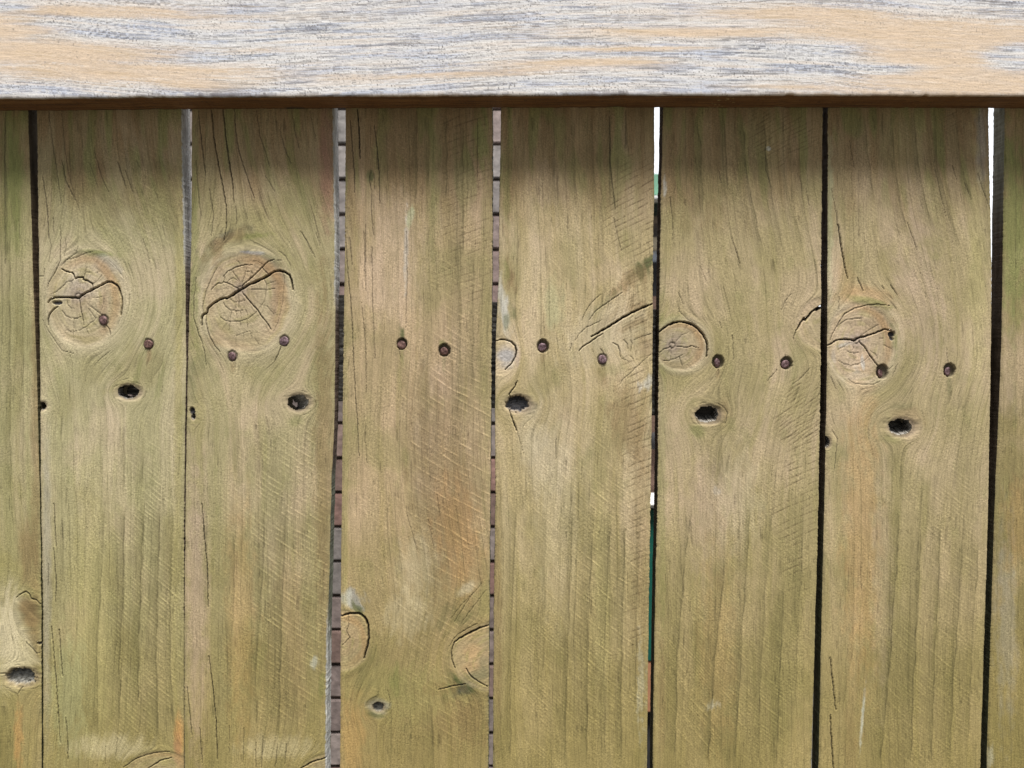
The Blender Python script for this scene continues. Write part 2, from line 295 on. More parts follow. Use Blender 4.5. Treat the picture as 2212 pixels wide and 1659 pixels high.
 (2,'b1',1.7,1.2,[(1645,1450),(1635,1654)]), (2,'b1',1.7,1.2,[(1735,1500),(1720,1654)]), (2,'b1',1.7,1.2,[(1790,1500),(1780,1630)]), (2,'b1',1.4,1,[(1435,1380),(1432,1560)]),
 (2,'b1',3,2,[(1880,1654),(1960,1610),(2045,1590)]), (2,'b1',1.8,1.4,[(1600,1490),(1600,1654)]),
 (1,'b1',2,1.5,[(335,0),(345,200),(350,270)]), (1,'b1',1.6,1.2,[(300,380),(300,520)]), (1,'b1',2,1.5,[(335,280),(350,500),(345,620)]),
 (1,'b1',2.3,1.8,[(320,770),(340,1000),(360,1250),(375,1500)]), (1,'b1',2.3,1.8,[(370,790),(375,900),(390,1080)]),
 (1,'b1',2.2,1.6,[(410,1340),(420,1450),(425,1600)]), (1,'b1',1.6,1.2,[(385,100),(390,230)]),(1,'b1',1.3,1,[(660,1520),(655,1640)]),(1,'b1',1.3,1,[(735,1450),(720,1600)]),
 (1,'b1',2,1.2,[(770,1650),(860,1590),(960,1560),(1060,1550)]), (1,'b1',2.4,1.4,[(930,1654),(1000,1610),(1070,1590)]),
 (0,'F',2.2,1.6,[(200,330),(250,290),(310,262),(350,290),(375,350),(430,360),(480,410)]), (0,'F',1.8,1.3,[(220,1480),(240,1440),(275,1400)]),
 (0,'F',1.5,1.2,[(310,860),(440,1000),(490,985)]), (0,'F',1.2,1,[(30,110),(0,230)]),
 (0,'t1',1.5,1,[(35,700),(30,1000),(35,1654)]),
]
# summer-wood edges: soft dark lines. board, crop, strength, points
LW = [
 (1,'b1',1,[(785,0),(775,300),(768,600),(748,900),(750,1400)]), (1,'b1',.9,[(900,0),(885,400),(868,800),(860,1300)]), (1,'b1',1,[(1000,0),(985,500),(975,1000),(990,1500)]),
 (1,'b1',.6,[(655,0),(630,500),(605,900),(610,1500)]), (1,'b1',.7,[(1080,0),(1065,600),(1060,1000),(1090,1400)]), (1,'r4',.5,[(780,1200),(780,1654)]), (1,'r4',.5,[(900,1250),(890,1654)]),
 (1,'r4',.6,[(1040,700),(1000,850),(920,980)]), (1,'r4',.7,[(870,740),(840,850),(800,920)]), (1,'b1',.4,[(400,100),(380,700)]),
 (2,'b1',.7,[(1660,0),(1640,500),(1600,1000),(1605,1400)]), (2,'b1',.7,[(1790,0),(1765,600),(1750,1100),(1745,1500)]), (2,'b1',.4,[(1480,0),(1460,600),(1440,1100),(1460,1400)]),
 (2,'b1',.6,[(1290,0),(1300,700)]), (2,'b1',.4,[(1860,1100),(1860,1500)]), (2,'r4',.4,[(1480,1100),(1500,1654)]), (2,'r4',.3,[(1620,1100),(1650,1654)]),
 (2,'r4',.5,[(1770,700),(1720,820),(1660,910)]),
 (3,'t2',.6,[(530,680),(525,1000),(520,1300)]), (3,'t2',.5,[(600,680),(600,1200)]), (3,'t2',.7,[(710,690),(715,1000),(710,1300)]), (3,'t2',.7,[(815,750),(815,1200),(815,1654)]), (3,'t2',.5,[(880,700),(880,1200)]),
 (3,'r5',.5,[(800,0),(800,600),(785,1200)]), (3,'r5',.5,[(880,100),(875,1000)]), (3,'r5',.4,[(600,700),(590,1300)]), (3,'b2',.5,[(620,1200),(630,1654)]), (3,'b2',.5,[(370,1200),(365,1654)]), (3,'b2',.4,[(490,1250),(490,1654)]),
 (4,'t2',.6,[(1380,690),(1385,1000),(1390,1300)]), (4,'t2',.6,[(1505,690),(1515,1100),(1540,1350)]), (4,'t2',.6,[(1620,690),(1625,1000),(1650,1300)]), (4,'t2',.5,[(1250,750),(1250,1100)]), (4,'t2',.8,[(1730,690),(1740,1100),(1770,1350)]),
 (4,'t2',.6,[(1830,690),(1850,1000)]), (4,'b2',.7,[(1500,0),(1480,600),(1455,1300),(1450,1654)]), (4,'b2',.7,[(1630,0),(1610,500),(1590,1000),(1585,1654)]), (4,'b2',.6,[(1740,0),(1700,800),(1700,1654)]),
 (4,'b2',1,[(1830,100),(1815,600),(1800,1200),(1805,1654)]), (4,'b2',.6,[(1150,0),(1130,400),(1110,900),(1110,1654)]), (4,'b2',.5,[(1920,0),(1900,700),(1890,1300)]), (4,'b2',.4,[(1330,0),(1320,900),(1300,1300)]),
 (5,'t3',.8,[(165,680),(190,900),(205,1200),(215,1400)]), (5,'t3',.8,[(330,680),(345,900),(370,1250)]), (5,'t3',.7,[(585,690),(600,1000),(650,1300),(720,1600)]), (5,'t3',.8,[(450,700),(475,1050),(520,1300),(590,1600)]),
 (5,'t3',.5,[(700,1000),(760,1300),(850,1600)]), (5,'b3',.8,[(500,0),(480,400),(450,800),(430,1200),(400,1654)]), (5,'b3',.9,[(350,300),(310,700),(270,1100),(240,1654)]), (5,'b3',.5,[(640,0),(590,600),(560,1200),(550,1654)]),
 (5,'b3',.8,[(715,450),(690,1000),(665,1654)]), (5,'b3',.5,[(840,0),(810,600),(780,1300)]), (5,'b3',.7,[(150,0),(100,300),(50,900),(30,1600)]), (5,'r6',.5,[(670,900),(620,960),(600,1050)]), (5,'r6',.4,[(300,900),(340,1654)]),
 (6,'t3',.7,[(1210,680),(1240,1000),(1275,1300)]), (6,'t3',.7,[(1380,690),(1400,1000),(1440,1300),(1500,1500)]), (6,'t3',.8,[(1520,690),(1545,1000),(1590,1250),(1650,1450)]), (6,'t3',.6,[(1650,750),(1670,1050),(1750,1350),(1830,1600)]),
 (6,'t3',.5,[(1780,700),(1810,1000),(1900,1300)]), (6,'b3',1,[(1430,0),(1410,400),(1385,800),(1350,1200),(1310,1654)]), (6,'b3',.8,[(1570,150),(1545,600),(1525,1000),(1500,1654)]), (6,'b3',.9,[(1690,100),(1665,700),(1645,1100),(1630,1654)]),
 (6,'b3',.8,[(1830,200),(1795,700),(1770,1100),(1745,1654)]), (6,'b3',.6,[(1930,200),(1880,1000),(1860,1500)]), (6,'b3',.4,[(1150,400),(1140,900),(1060,1400)]), (6,'r6',.5,[(1530,930),(1510,1050),(1490,1150)]),
 (0,'t1',.6,[(30,700),(40,1100),(50,1654)]), (0,'r4',.6,[(60,0),(65,800),(70,1654)]), (0,'r4',.4,[(140,0),(150,1654)]), (7,'b3',.4,[(2130,0),(2140,600),(2130,1200)]),
]
# knots: board, cx, cy, rx, ry, pith x, pith y, kind   (kind 0 = plain swirl of grain, 1 = round ringed knot)
KN = [
 (1,183,648,84,102,168,640,1), (2,532,652,97,108,520,625,1), (4,1082,769,32,42,1078,775,2), (5,1470,747,56,54,1452,746,1), (6,1858,742,74,88,1850,736,1),
 (3,738,1385,60,66,725,1390,3), (3,1064,1420,88,74,1070,1430,3), (5,1790,700,70,60,1800,700,3), (1,345,1662,70,40,345,1670,3), (2,712,1665,60,38,720,1670,3),
 (1,277,846,34,26,277,846,0), (2,644,868,36,27,644,868,0), (4,1119,874,42,34,1119,874,0), (5,1530,896,44,34,1530,896,0), (6,1945,922,46,34,1945,922,0),
 (1,90,877,20,20,88,877,0), (2,412,899,24,24,412,899,0), (6,1784,957,26,28,1782,957,0), (3,816,1531,28,26,816,1531,0), (0,45,1462,50,32,45,1462,0), (0,75,1320,46,60,80,1320,0),
 (4,1420,730,95,52,1420,730,4),
]
# holes right through the board: board, cx, cy, rx, ry
SHIFT = {276.8: (-8, -3), 644: (-36, 9), 1527: (-1, -13), 1944: (0, -14), 90: (0, -8), 1783: (0, -10), 417: (0, -6)}
HO = [(1,276.8,846,23,15), (2,644,868.5,23,16.5), (5,1527,895,25,18), (6,1944,922,26,18), (1,90,877,8.5,8.5), (2,417,900,4.5,6.5), (6,1783,955,10,12), (5,1771,665,11,2.6,-36)]
# pits: blind hollows: board, cx, cy, rx, ry, depth mm
PI_ = [(4,1117,872,24,17,12), (3,816,1528,12,10,6), (0,44,1462,32,18,7), (1,123,654,10,4.5,5), (6,1925,722,7,7,4), (6,1925,732,4,4,3), (0,85,1390,6,3,3), (2,415,888,6,8,3)]
NAILS = [(1,223.5,692,-.2,0,.4), (1,321,743.5,0,0,.2), (2,502.5,769.5,0,.1,.2), (2,614.5,737,.15,.1,.3), (3,867,744.5,0,-.1,-.6), (3,959,758.5,.1,.1,-.8),
         (4,1172,750,.25,.2,-1.1), (4,1301,776.5,-.1,0,.5), (5,1550.5,783.5,.5,.1,-1.2), (5,1698,786.5,.25,.1,-.9), (6,1904,806,.5,-.1,-2.0), (6,2049.5,802.5,.4,.1,-1.6)]
# stains with a shape of their own: board, u, v, ru, rv, angle, colour key, strength, noise
COL = dict(grn=(.19,.205,.06), dgr=(.09,.105,.035), brn=(.235,.16,.07), red=(.25,.14,.085), org=(.50,.27,.10), pale=(.50,.50,.40), gry=(.30,.30,.27), dk=(.07,.065,.05),
           olv=(.30,.265,.10), tan=(.50,.385,.25), yel=(.44,.39,.16), ltn=(.56,.49,.31), lgn=(.42,.45,.24), pnk=(.47,.345,.25), blk=(.02,.018,.015))
ST = [
 (2,708,340,22,190,0,'red',.8,.3), (0,78,900,14,700,0,'brn',.55,.4), (0,30,380,30,200,0,'grn',.8,.4), (0,20,1380,52,135,0,'ltn',1.0,.3), (0,60,1425,30,40,0,'ltn',.6,.4), (0,60,1190,26,90,0,'brn',.6,.4),
 (0,64,1330,22,62,-12,'brn',.85,.5), (0,40,1600,12,90,0,'org',.5,.6), (0,15,1215,45,25,15,'olv',.5,.8), (1,386,1600,13,75,0,'org',.85,.3), (1,383,1620,10,40,0,'red',.5,.3),
 (1,210,546,48,9,6,'grn',.8,.6), (1,155,560,40,10,-35,'grn',.35,.6), (1,350,420,50,110,0,'grn',.25,.6), (1,388,600,12,260,0,'yel',.5,.5), (1,260,835,45,12,-20,'olv',.4,.5), (1,222,666,12,55,0,'brn',.45,.4), (1,240,1612,110,32,0,'ltn',.55,.4), (2,600,1612,100,30,0,'ltn',.4,.4), (4,1180,1000,60,90,0,'ltn',.35,.4), (5,1590,1080,70,120,0,'ltn',.25,.5), (3,900,1230,60,90,10,'ltn',.35,.5),
 (1,245,650,10,60,10,'olv',.5,.5), (1,165,622,44,38,0,'gry',.5,.4), (1,225,650,14,50,5,'brn',.5,.5), (1,135,605,30,35,30,'yel',.4,.4), (1,322,768,8,26,4,'brn',.6,.5), (3,868,765,6,30,0,'grn',.4,.6), (3,959,780,6,26,0,'dgr',.35,.6), (4,1172,768,7,22,0,'brn',.4,.6), (4,1301,800,9,26,0,'brn',.35,.7), (5,1551,806,6,24,0,'brn',.45,.6), (5,1699,806,7,22,0,'dgr',.3,.6), (6,2049,830,7,34,0,'dgr',.4,.7), (2,503,790,7,20,0,'brn',.35,.6), (1,223,712,9,14,0,'brn',.4,.6), (1,300,800,10,60,15,'grn',.45,.5), (1,345,830,8,60,12,'grn',.4,.5),
 (1,200,1300,60,340,0,'yel',.4,.4), (1,100,1250,14,400,0,'gry',.35,.3), (1,150,1500,50,150,0,'lgn',.3,.5), (1,385,900,12,500,0,'olv',.6,.4), (1,235,570,40,26,20,'gry',.3,.7),
 (2,420,520,14,300,0,'grn',.6,.5), (2,545,510,50,9,-4,'grn',.9,.5), (2,492,512,52,11,-26,'dk',.6,1.3), (2,492,516,56,14,-26,'brn',.6,1.0), (2,470,545,34,24,-35,'brn',.55,1.1), (2,520,625,60,60,0,'brn',.22,.5), (2,590,585,34,16,30,'dgr',.5,.9), (2,690,800,22,90,0,'grn',.25,.6), (5,1455,745,34,34,0,'gry',.3,.5), (6,1850,735,30,26,0,'gry',.45,.5), (6,1870,700,50,34,0,'brn',.35,.6), (2,548,549,34,8,4,'dgr',.9,.8), (2,546,547,26,4,4,'gry',1.0,.7), (2,550,546,24,4,4,'pale',.7,.8), (2,445,560,22,60,18,'dgr',.35,.9),
 (2,598,640,18,80,5,'brn',.85,.4), (2,560,572,60,20,8,'brn',.6,.5), (2,545,590,60,30,8,'org',.25,.5), (2,465,625,14,70,12,'brn',.35,.5), (2,505,745,60,12,15,'org',.15,.5), (2,470,730,20,30,40,'brn',.4,.6), (2,585,560,30,12,25,'dgr',.35,.8),
 (2,425,790,30,50,50,'dgr',.35,.9), (2,430,950,18,200,0,'olv',.5,.4), (2,415,830,14,60,0,'dgr',.3,.7), (2,700,1000,26,500,0,'brn',.55,.5), (2,425,1300,30,380,0,'pnk',.55,.4), (2,520,1330,40,300,0,'org',.20,.5), (2,640,910,20,14,0,'grn',.4,.6),
 (2,620,1400,60,260,0,'brn',.3,.5), (2,680,1430,10,18,0,'pale',.7,.5), (2,695,1480,10,40,0,'grn',.45,.5), (2,700,1645,30,22,0,'dk',.45,.8), (2,640,430,60,60,0,'grn',.3,.6), (2,560,480,120,60,0,'olv',.35,.4),
 (3,800,380,10,20,0,'dgr',.85,.4), (3,877,540,6,105,1,'pale',.65,.5), (3,885,470,10,28,15,'lgn',.8,.6), (3,850,560,90,160,0,'tan',.35,.4), (3,960,1050,90,320,-8,'brn',.45,.5), (3,990,1150,60,160,-8,'org',.3,.5),
 (3,868,722,7,22,-8,'dgr',.85,.5), (3,955,745,10,14,0,'grn',.6,.5), (3,1040,300,20,90,0,'grn',.75,.5), (3,980,280,40,70,0,'brn',.5,.5), (3,860,310,80,120,0,'brn',.45,.4), (3,935,400,18,200,0,'grn',.35,.5), (3,1050,700,16,500,0,'olv',.4,.4),
 (3,765,1302,30,26,30,'gry',.8,1.0), (3,772,1316,22,14,30,'dgr',.8,1.0), (3,750,1290,14,20,0,'pale',.5,1.1), (3,760,1385,34,50,0,'brn',.6,.5), (3,1022,1410,30,46,0,'org',.45,.6), (3,1045,1440,16,36,0,'dgr',.7,.6), (3,1010,1475,64,32,-12,'dgr',1.0,.6), (3,1000,1488,34,14,-20,'dk',.7,.8), (3,790,1440,46,60,0,'dgr',.3,.9), (3,945,1490,60,22,-5,'brn',.8,.8), (3,900,1500,110,80,0,'olv',.5,.6), (3,1020,1560,50,70,0,'brn',.5,.8), (3,960,1340,34,26,-50,'dgr',.35,1.1), (3,1000,1330,20,24,0,'dgr',.4,1.2),
 (3,816,1530,28,24,0,'gry',.65,.6), (3,815,1545,22,10,0,'dgr',.6,.6), (3,830,1480,90,60,0,'olv',.35,.5), (3,760,1600,40,120,0,'org',.30,.5), (3,855,1470,14,40,0,'grn',.5,.7), (3,960,1560,60,50,0,'brn',.3,.7), (3,745,1000,10,500,0,'olv',.5,.4), (3,880,1330,60,60,30,'ltn',.35,.5), (3,1010,1270,30,14,-35,'ltn',.6,.4), (3,1045,1290,20,40,0,'olv',.6,.6),
 (4,1102,600,14,40,-8,'brn',.75,.6), (4,1095,590,10,30,0,'grn',.5,.6), (4,1086,660,14,75,-10,'pale',.75,.6), (4,1098,690,16,30,20,'dgr',.6,.9), (4,1388,580,40,17,-45,'dgr',.95,.9), (4,1370,600,60,24,-45,'brn',.5,.9), (4,1330,680,90,18,-35,'brn',.3,.9), (4,1340,625,40,12,-45,'brn',.5,.9), (4,1310,650,50,8,-42,'dgr',.35,.9),
 (4,1095,772,26,32,0,'gry',.8,.5), (4,1118,775,7,26,10,'tan',.6,.4), (4,1300,720,120,70,-20,'ltn',.35,.4), (4,1195,660,30,60,0,'lgn',.35,.6), (4,1370,700,40,10,-25,'brn',.5,.7), (4,1380,660,30,9,-25,'brn',.5,.7), (4,1395,745,20,30,-20,'brn',.35,.6),
 (4,1320,800,40,16,-20,'grn',.3,.7), (4,1145,880,30,26,0,'gry',.2,.5), (4,1150,950,40,70,0,'ltn',.4,.3), (4,1360,920,50,120,-15,'brn',.55,.6), (4,1385,1150,24,340,0,'brn',.40,.5), (4,1075,1350,12,330,0,'brn',.5,.4), (4,1200,1100,60,300,0,'ltn',.22,.4), (4,1190,400,60,60,0,'pnk',.2,.5), (4,1095,400,16,150,0,'brn',.6,.4), (4,1225,330,100,120,0,'brn',.35,.5), (4,1095,430,12,90,0,'grn',.4,.5), (4,1385,1480,10,120,0,'pale',.3,.9), (4,1300,1250,26,300,0,'yel',.35,.4),
 (4,1408,690,10,30,0,'brn',.3,.5), (4,1395,830,20,14,-40,'pale',.6,.9),
 (5,1660,321,5.5,5.5,0,'pale',1.6,.15), (5,1436,405,5,26,0,'pale',.7,.5), (5,1540,1525,16,12,-30,'pale',.55,.9), (5,1548,1060,10,12,0,'pale',.4,.9), (5,1505,930,22,20,0,'grn',.55,.6), (5,1560,890,22,34,0,'brn',.5,.5), (5,1430,1000,12,500,0,'grn',.35,.5), (5,1650,300,60,90,0,'olv',.35,.4), (5,1510,380,70,140,0,'brn',.4,.5),
 (5,1500,765,36,34,0,'brn',.25,.6), (5,1445,800,30,18,0,'grn',.25,.7), (5,1450,690,36,14,-10,'grn',.35,.7), (5,1530,1100,60,160,0,'pnk',.3,.4), (5,1430,1500,10,150,0,'brn',.4,.5), (5,1690,1470,60,180,0,'olv',.3,.5), (5,1700,860,60,70,-30,'olv',.35,.6), (5,1720,780,20,60,0,'grn',.3,.6), (5,1550,1400,50,260,0,'org',.14,.6),
 (6,1862,1550,4,82,4.5,'pale',.95,.35), (6,1870,640,70,34,0,'org',.30,.5), (6,1905,700,34,60,-15,'brn',.45,.5), (6,1885,655,50,10,12,'grn',.65,.7), (6,1930,735,12,36,0,'grn',.6,.7), (6,1825,600,30,60,0,'org',.15,.5), (6,1855,780,55,40,0,'tan',.35,.4), (6,1858,815,44,10,0,'ltn',.7,.5), (6,1863,783,4.5,17,-6,'pale',1.1,.3), (6,1850,800,10,8,0,'pale',.5,.8),
 (6,1825,744,24,5,-14,'pale',.8,.4), (6,1800,770,6,20,0,'pale',.4,.5), (6,1945,880,30,14,-10,'dgr',.45,.7), (6,1960,905,40,30,0,'brn',.40,.5), (6,1925,945,30,22,0,'grn',.35,.6), (6,1860,1150,50,400,0,'org',.28,.5), (6,1800,980,24,40,0,'grn',.3,.6), (6,1950,300,80,100,0,'olv',.35,.4), (6,2110,600,26,400,0,'yel',.4,.5), (6,1835,1600,20,140,0,'brn',.35,.5), (6,1905,1250,26,300,0,'tan',.35,.5), (6,1990,620,60,200,-8,'pnk',.3,.5), (6,1790,460,12,220,0,'lgn',.45,.4), (6,2120,300,16,120,0,'gry',.4,.4),
 (7,2190,500,40,260,0,'grn',.75,.5), (7,2176,1350,26,260,0,'gry',.3,.6), (7,2200,1130,40,120,0,'org',.25,.5), (7,2195,800,50,120,0,'tan',.3,.4), (7,2140,1640,10,30,0,'pale',.4,.8),
]
# saw-mark fields: board, u, v, ru, rv, sign (+1 light marks falling right, -1 dark marks rising right), spacing px, angle deg, strength
SM = [
 (1,330,1350,110,330,1,10.5,42,.8), (1,330,420,110,150,1,15,32,.35), (1,350,980,70,140,1,11,35,.35),
 (2,640,1250,110,400,1,12.5,33,.95), (2,660,330,80,120,1,17,32,.3), (2,670,700,60,160,1,12,30,.3),
 (3,985,1000,110,330,1,15.5,30,1.35), (3,960,1430,120,240,1,13,32,.8), (3,990,680,70,200,1,14,28,.6), (3,1010,500,70,220,-1,15,20,.7), (3,1010,280,60,60,-1,15,18,.8),
 (4,1330,1300,110,380,1,12,38,.75), (4,1190,1480,90,220,1,8,42,.5), (4,1370,470,70,170,-1,14,28,.9), (4,1385,900,50,300,-1,15,22,.9), (4,1380,1300,40,150,-1,15,20,.6), (4,1310,560,70,100,1,5,45,.5), (4,1370,700,60,60,-1,7,25,.6),
 (4,1220,1250,190,480,1,8.5,42,.6), (5,1600,1280,190,420,1,8,44,.6), (6,1960,1330,190,430,1,9,42,.5), (1,270,1350,150,400,1,10,42,.5), (2,560,1300,170,430,1,11,36,.5), (3,890,1050,150,430,1,12,34,.5), (5,1600,380,190,200,1,11,36,.4), (6,1960,400,190,260,1,11,36,.4), (1,240,420,170,200,1,12,34,.4), (4,1250,420,170,240,1,8,42,.4), (3,900,420,170,240,1,11,30,.4),
 (5,1500,1480,90,220,1,7.5,48,.85), (5,1640,1500,90,180,1,9,38,.6), (5,1720,1050,60,260,-1,15,24,.7), (5,1735,900,60,90,-1,9,35,.9), (5,1690,290,90,80,-1,9,28,.7), (5,1540,620,90,140,1,9,40,.3), (5,1720,640,50,70,1,8,30,.4),
 (6,2060,1300,80,400,1,10,36,.5), (6,1960,1480,80,180,1,9,40,.3), (6,2070,260,50,40,-1,9,28,.4), (6,2020,800,90,200,1,9,32,.15), (7,2195,1300,50,400,1,11,35,.35),
]
EDGE = {  # front-face edges as (v, u) lists: left, right
 0: ([(235,-262),(1659,-236)], [(235,59),(500,67.5),(570,69),(800,78),(1071,84.5),(1300,88),(1659,88.5)]),
 1: ([(235,78),(570,82),(800,85),(1071,87),(1300,91),(1659,92)], [(235,393),(540,398),(790,401),(900,399),(1071,396.5),(1659,396)]),
 2: ([(235,414),(500,413),(570,411.5),(790,405),(900,403),(1071,400),(1350,397.5),(1659,398)], [(235,721),(500,725),(570,725),(900,722),(1071,714.5),(1400,707),(1659,705)]),
 3: ([(235,746),(570,744),(760,741),(1071,738),(1300,735.5),(1659,734)], [(235,1063.5),(500,1063.8),(1071,1059),(1659,1054.5)]),
 4: ([(235,1083),(430,1079),(620,1077.5),(700,1071.5),(900,1069.5),(1071,1070.5),(1300,1067),(1659,1065)], [(235,1414),(430,1413.5),(500,1411.5),(800,1409.6),(1071,1406),(1300,1402),(1659,1397.5)]),
 5: ([(235,1433),(430,1428),(500,1427),(750,1423.5),(1071,1421),(1300,1415.5),(1659,1410)], [(235,1778),(570,1774.6),(800,1773.5),(1071,1769.3),(1300,1763),(1659,1753)]),
 6: ([(235,1789),(500,1788.5),(800,1787),(1071,1781.5),(1300,1776),(1659,1768.6)], [(235,2135.5),(400,2139),(570,2143),(800,2140.5),(1071,2135.5),(1300,2129),(1659,2118)]),
 7: ([(235,2173),(500,2169),(750,2166),(1071,2152.5),(1300,2145),(1659,2133.5)], [(235,2500),(1659,2470)]),
}
DEPTH = [0.0, .0004, -.0003, .0006, 0, .0002, -.0004, .0010]   # how far each board stands proud or back
THICK = 0.017
BASE = {  # main, second, third colour of each board
 0: ((.31,.285,.125), (.41,.345,.19), (.25,.225,.08)), 1: ((.37,.335,.165), (.44,.375,.215), (.30,.285,.12)), 2: ((.355,.31,.15), (.43,.345,.195), (.285,.26,.105)),
 3: ((.365,.285,.14), (.44,.33,.18), (.295,.235,.095)), 4: ((.40,.325,.155), (.48,.39,.22), (.325,.265,.105)), 5: ((.35,.29,.135), (.41,.325,.185), (.285,.245,.095)),
 6: ((.365,.30,.145), (.42,.335,.19), (.30,.255,.10)), 7: ((.25,.205,.08), (.30,.235,.105), (.18,.165,.055)),
}
SWAY = {0: (20, 1300, 200, 150), 1: (48, 650, 230, 120), 2: (52, 655, 250, 120), 3: (34, 1350, 260, 110), 4: (26, 760, 200, 140), 5: (64, 760, 270, 130), 6: (56, 760, 290, 130), 7: (10, 600, 200, 200)}

def seg_dist(U, V, P, maxd):
    """distance to a polyline and the fraction along it, far points get maxd"""
    D = np.full(U.shape, maxd, np.float32); T = np.zeros(U.shape, np.float32)
    S = np.linalg.norm(np.diff(P, axis=0), axis=1); tot = S.sum(); acc = 0
    for (a, b, s) in zip(P[:-1], P[1:], S):
        dx, dy = b-a
        t = np.clip(((U-a[0])*dx + (V-a[1])*dy)/(s*s+1e-9), 0, 1)
        d = np.hypot(U-(a[0]+t*dx), V-(a[1]+t*dy))
        m = d < D; D[m] = d[m]; T[m] = ((acc + t*s)/tot)[m]; acc += s
    return D, T
def ell(U, V, cx, cy, rx, ry, ang=0):
    a = math.radians(ang); c, s = math.cos(a), math.sin(a)
    du, dv = U-cx, V-cy
    return np.sqrt(((du*c + dv*s)/rx)**2 + ((-du*s + dv*c)/ry)**2)
def bbox(U, V, x0, x1, y0, y1):
    return np.nonzero((U > x0) & (U < x1) & (V > y0) & (V < y1))[0]

def wood_field(b, U, V):
    """colour, relief (m, + = into the board) and grain coordinates of board b at photo-plane points"""
    n = U.size; sd_ = b*31+3
    knots = [k for k in KN if k[0] == b]
    psi = U.copy(); phi = V.copy()
    for (_, cx, cy, rx, ry, px_, py_, kind) in knots:
        rn = ((U-cx)/rx)**2 + ((V-cy)/ry)**2
        q = 1/np.maximum(rn, 1)
        far = np.exp(-np.maximum(np.sqrt(rn)-1, 0)*.25)
        psi -= (U-cx)*q*far*(.9 if kind != 4 else .5); phi += (V-cy)*q*far*.6
    am, v0, s_up, s_dn = SWAY[b]; ul = EDGE[b][0][0][1]; uw = EDGE[b][1][0][1]-ul
    psi -= am*np.exp(-((V-v0)/np.where(V < v0, s_up, s_dn))**2)*ss(.05, .65, (U-ul)/uw)
    psi += 9*noise(psi/90, phi/420, sd_) + 3*noise(psi/30, phi/160, sd_+1)
    # ringed knots: concentric coordinates inside
    rho = np.full(n, 9., np.float32); kang = np.zeros(n, np.float32); kid = np.zeros(n, np.int8)
    for (_, cx, cy, rx, ry, px_, py_, kind) in knots:
        if kind not in (1, 2, 3): continue
        I = bbox(U, V, cx-rx*1.3, cx+rx*1.3, cy-ry*1.3, cy+ry*1.3)
        wob = 1 + .035*noise(U[I]/26, V[I]/26, sd_+9)
        ax = (U[I]-px_)/rx; ay = (V[I]-py_)/ry; ox = (px_-cx)/rx; oy = (py_-cy)/ry
        r = np.hypot(ax, ay)+1e-6; ux, uy = ax/r, ay/r
        bb = ox*ux + oy*uy; t = -bb + np.sqrt(np.maximum(bb*bb + 1 - ox*ox - oy*oy, 1e-4))
        rr = r/t*wob; m = rr < rho[I]
        rho[I[m]] = rr[m]; kang[I[m]] = np.arctan2(ay, ax)[m]; kid[I[m]] = kind
    kin = (1-ss(.93, 1.06, rho))*(kid > 0)
    C1, C2, C3 = [np.array(c, np.float32) for c in BASE[b]]
    col = np.tile(C1, (n, 1))
    n1 = fbm(psi/55, phi/430, sd_+2, 3); n2 = fbm(psi/24, phi/330, sd_+12, 3)
    n3 = fbm(U/110, V/170, sd_+15, 3)
    col = mix(col, C2, ss(-.15, .5, n1)*.85); col = mix(col, C3, ss(.02, .6, n2)*.50)
    col = mix(col, COL['pnk'], ss(.05, .6, n3)*.22); col = mix(col, COL['olv'], ss(.05, .55, -n3)*.45)
    n4 = fbm(U/34, V/60, sd_+19, 4)
    col = mix(col, COL['grn'], ss(.25, .65, n4)*.18)
    col = mix(col, (.255,.20,.068), ss(950, 1750, V + 120*n1)*.72)  # yellow-brown foot, darkened further in colour for dimmer light low down
    # brown dirt and green algae under the rail; the brown also paints its shadow
    rail_shade_dirt = ss(520, 320, V + 60*noise(U/60, V/90, sd_+20))
    col = mix(col, COL['brn'], rail_shade_dirt*(.68+.25*ss(-.2, .3, n2))); col = mix(col, COL['grn'], rail_shade_dirt*ss(.0, .45, fbm(psi/30, V/150, sd_+23, 2))*.6)
    halo = ss(1.32, 1.02, rho)*ss(.86, 1.0, rho)*(kid == 1)
    col = mix(col, (.50,.43,.26), halo*.45)
    tone = 1 + .14*n3.astype(np.float32) + .10*n1; D = np.zeros(n, np.float32)
    # stains
    for (bb_, cx, cy, ru, rv, ang, key, st, nzf) in ST:
        if bb_ != b: continue
        R = max(ru, rv)*1.5
        I = bbox(U, V, cx-R, cx+R, cy-R, cy+R)
        if not len(I): continue
        e = ell(U[I], V[I], cx, cy, ru, rv, ang)
        sc_ = min(14, .7*min(ru, rv)+1.5)
        nn = fbm(psi[I]/sc_, phi[I]/(sc_*2.4), sd_+int(cx) % 50, 3)
        m = ss(1.15, .25, e + nn*nzf)*min(st, 1.0)
        if st > 1: m = ss(1.1, .8, e + nn*nzf)
        col[I] = mix(col[I], COL[key], m)
    # fibre, wool and bands
    outk = 1-kin
    fine = noise(psi/1.7, phi/26, sd_+30); fine2 = noise(psi/3.6, phi/70, sd_+31)
    tone *= 1 + outk*(.14*fine + .08*fine2)
    ring = fbm(psi/11, phi/600, sd_+33, 2)
    tone *= 1 - outk*.08*ss(.05, .5, ring)*ss(-.3, .3, noise(U/90, V/130, sd_+34))
    gq = (psi + 7*noise(psi/60, phi/520, sd_+53))/15.5; gf = gq-np.floor(gq); gi = np.floor(gq)
    gs = np.clip(.45 + .75*noise(gi*.61+.3, phi/260, sd_+54) + .25*noise(gi*1.7, phi/40, sd_+55), 0, 1)
    gl = np.exp(-(1-gf)/.30)*gs; gc = np.exp(-((gf-.93)/.06)**2)*gs
    tone *= 1 - outk*(.15*gl + .22*gc); col = mix(col, COL['olv'], outk*.20*gl); D += .00010*gc*outk
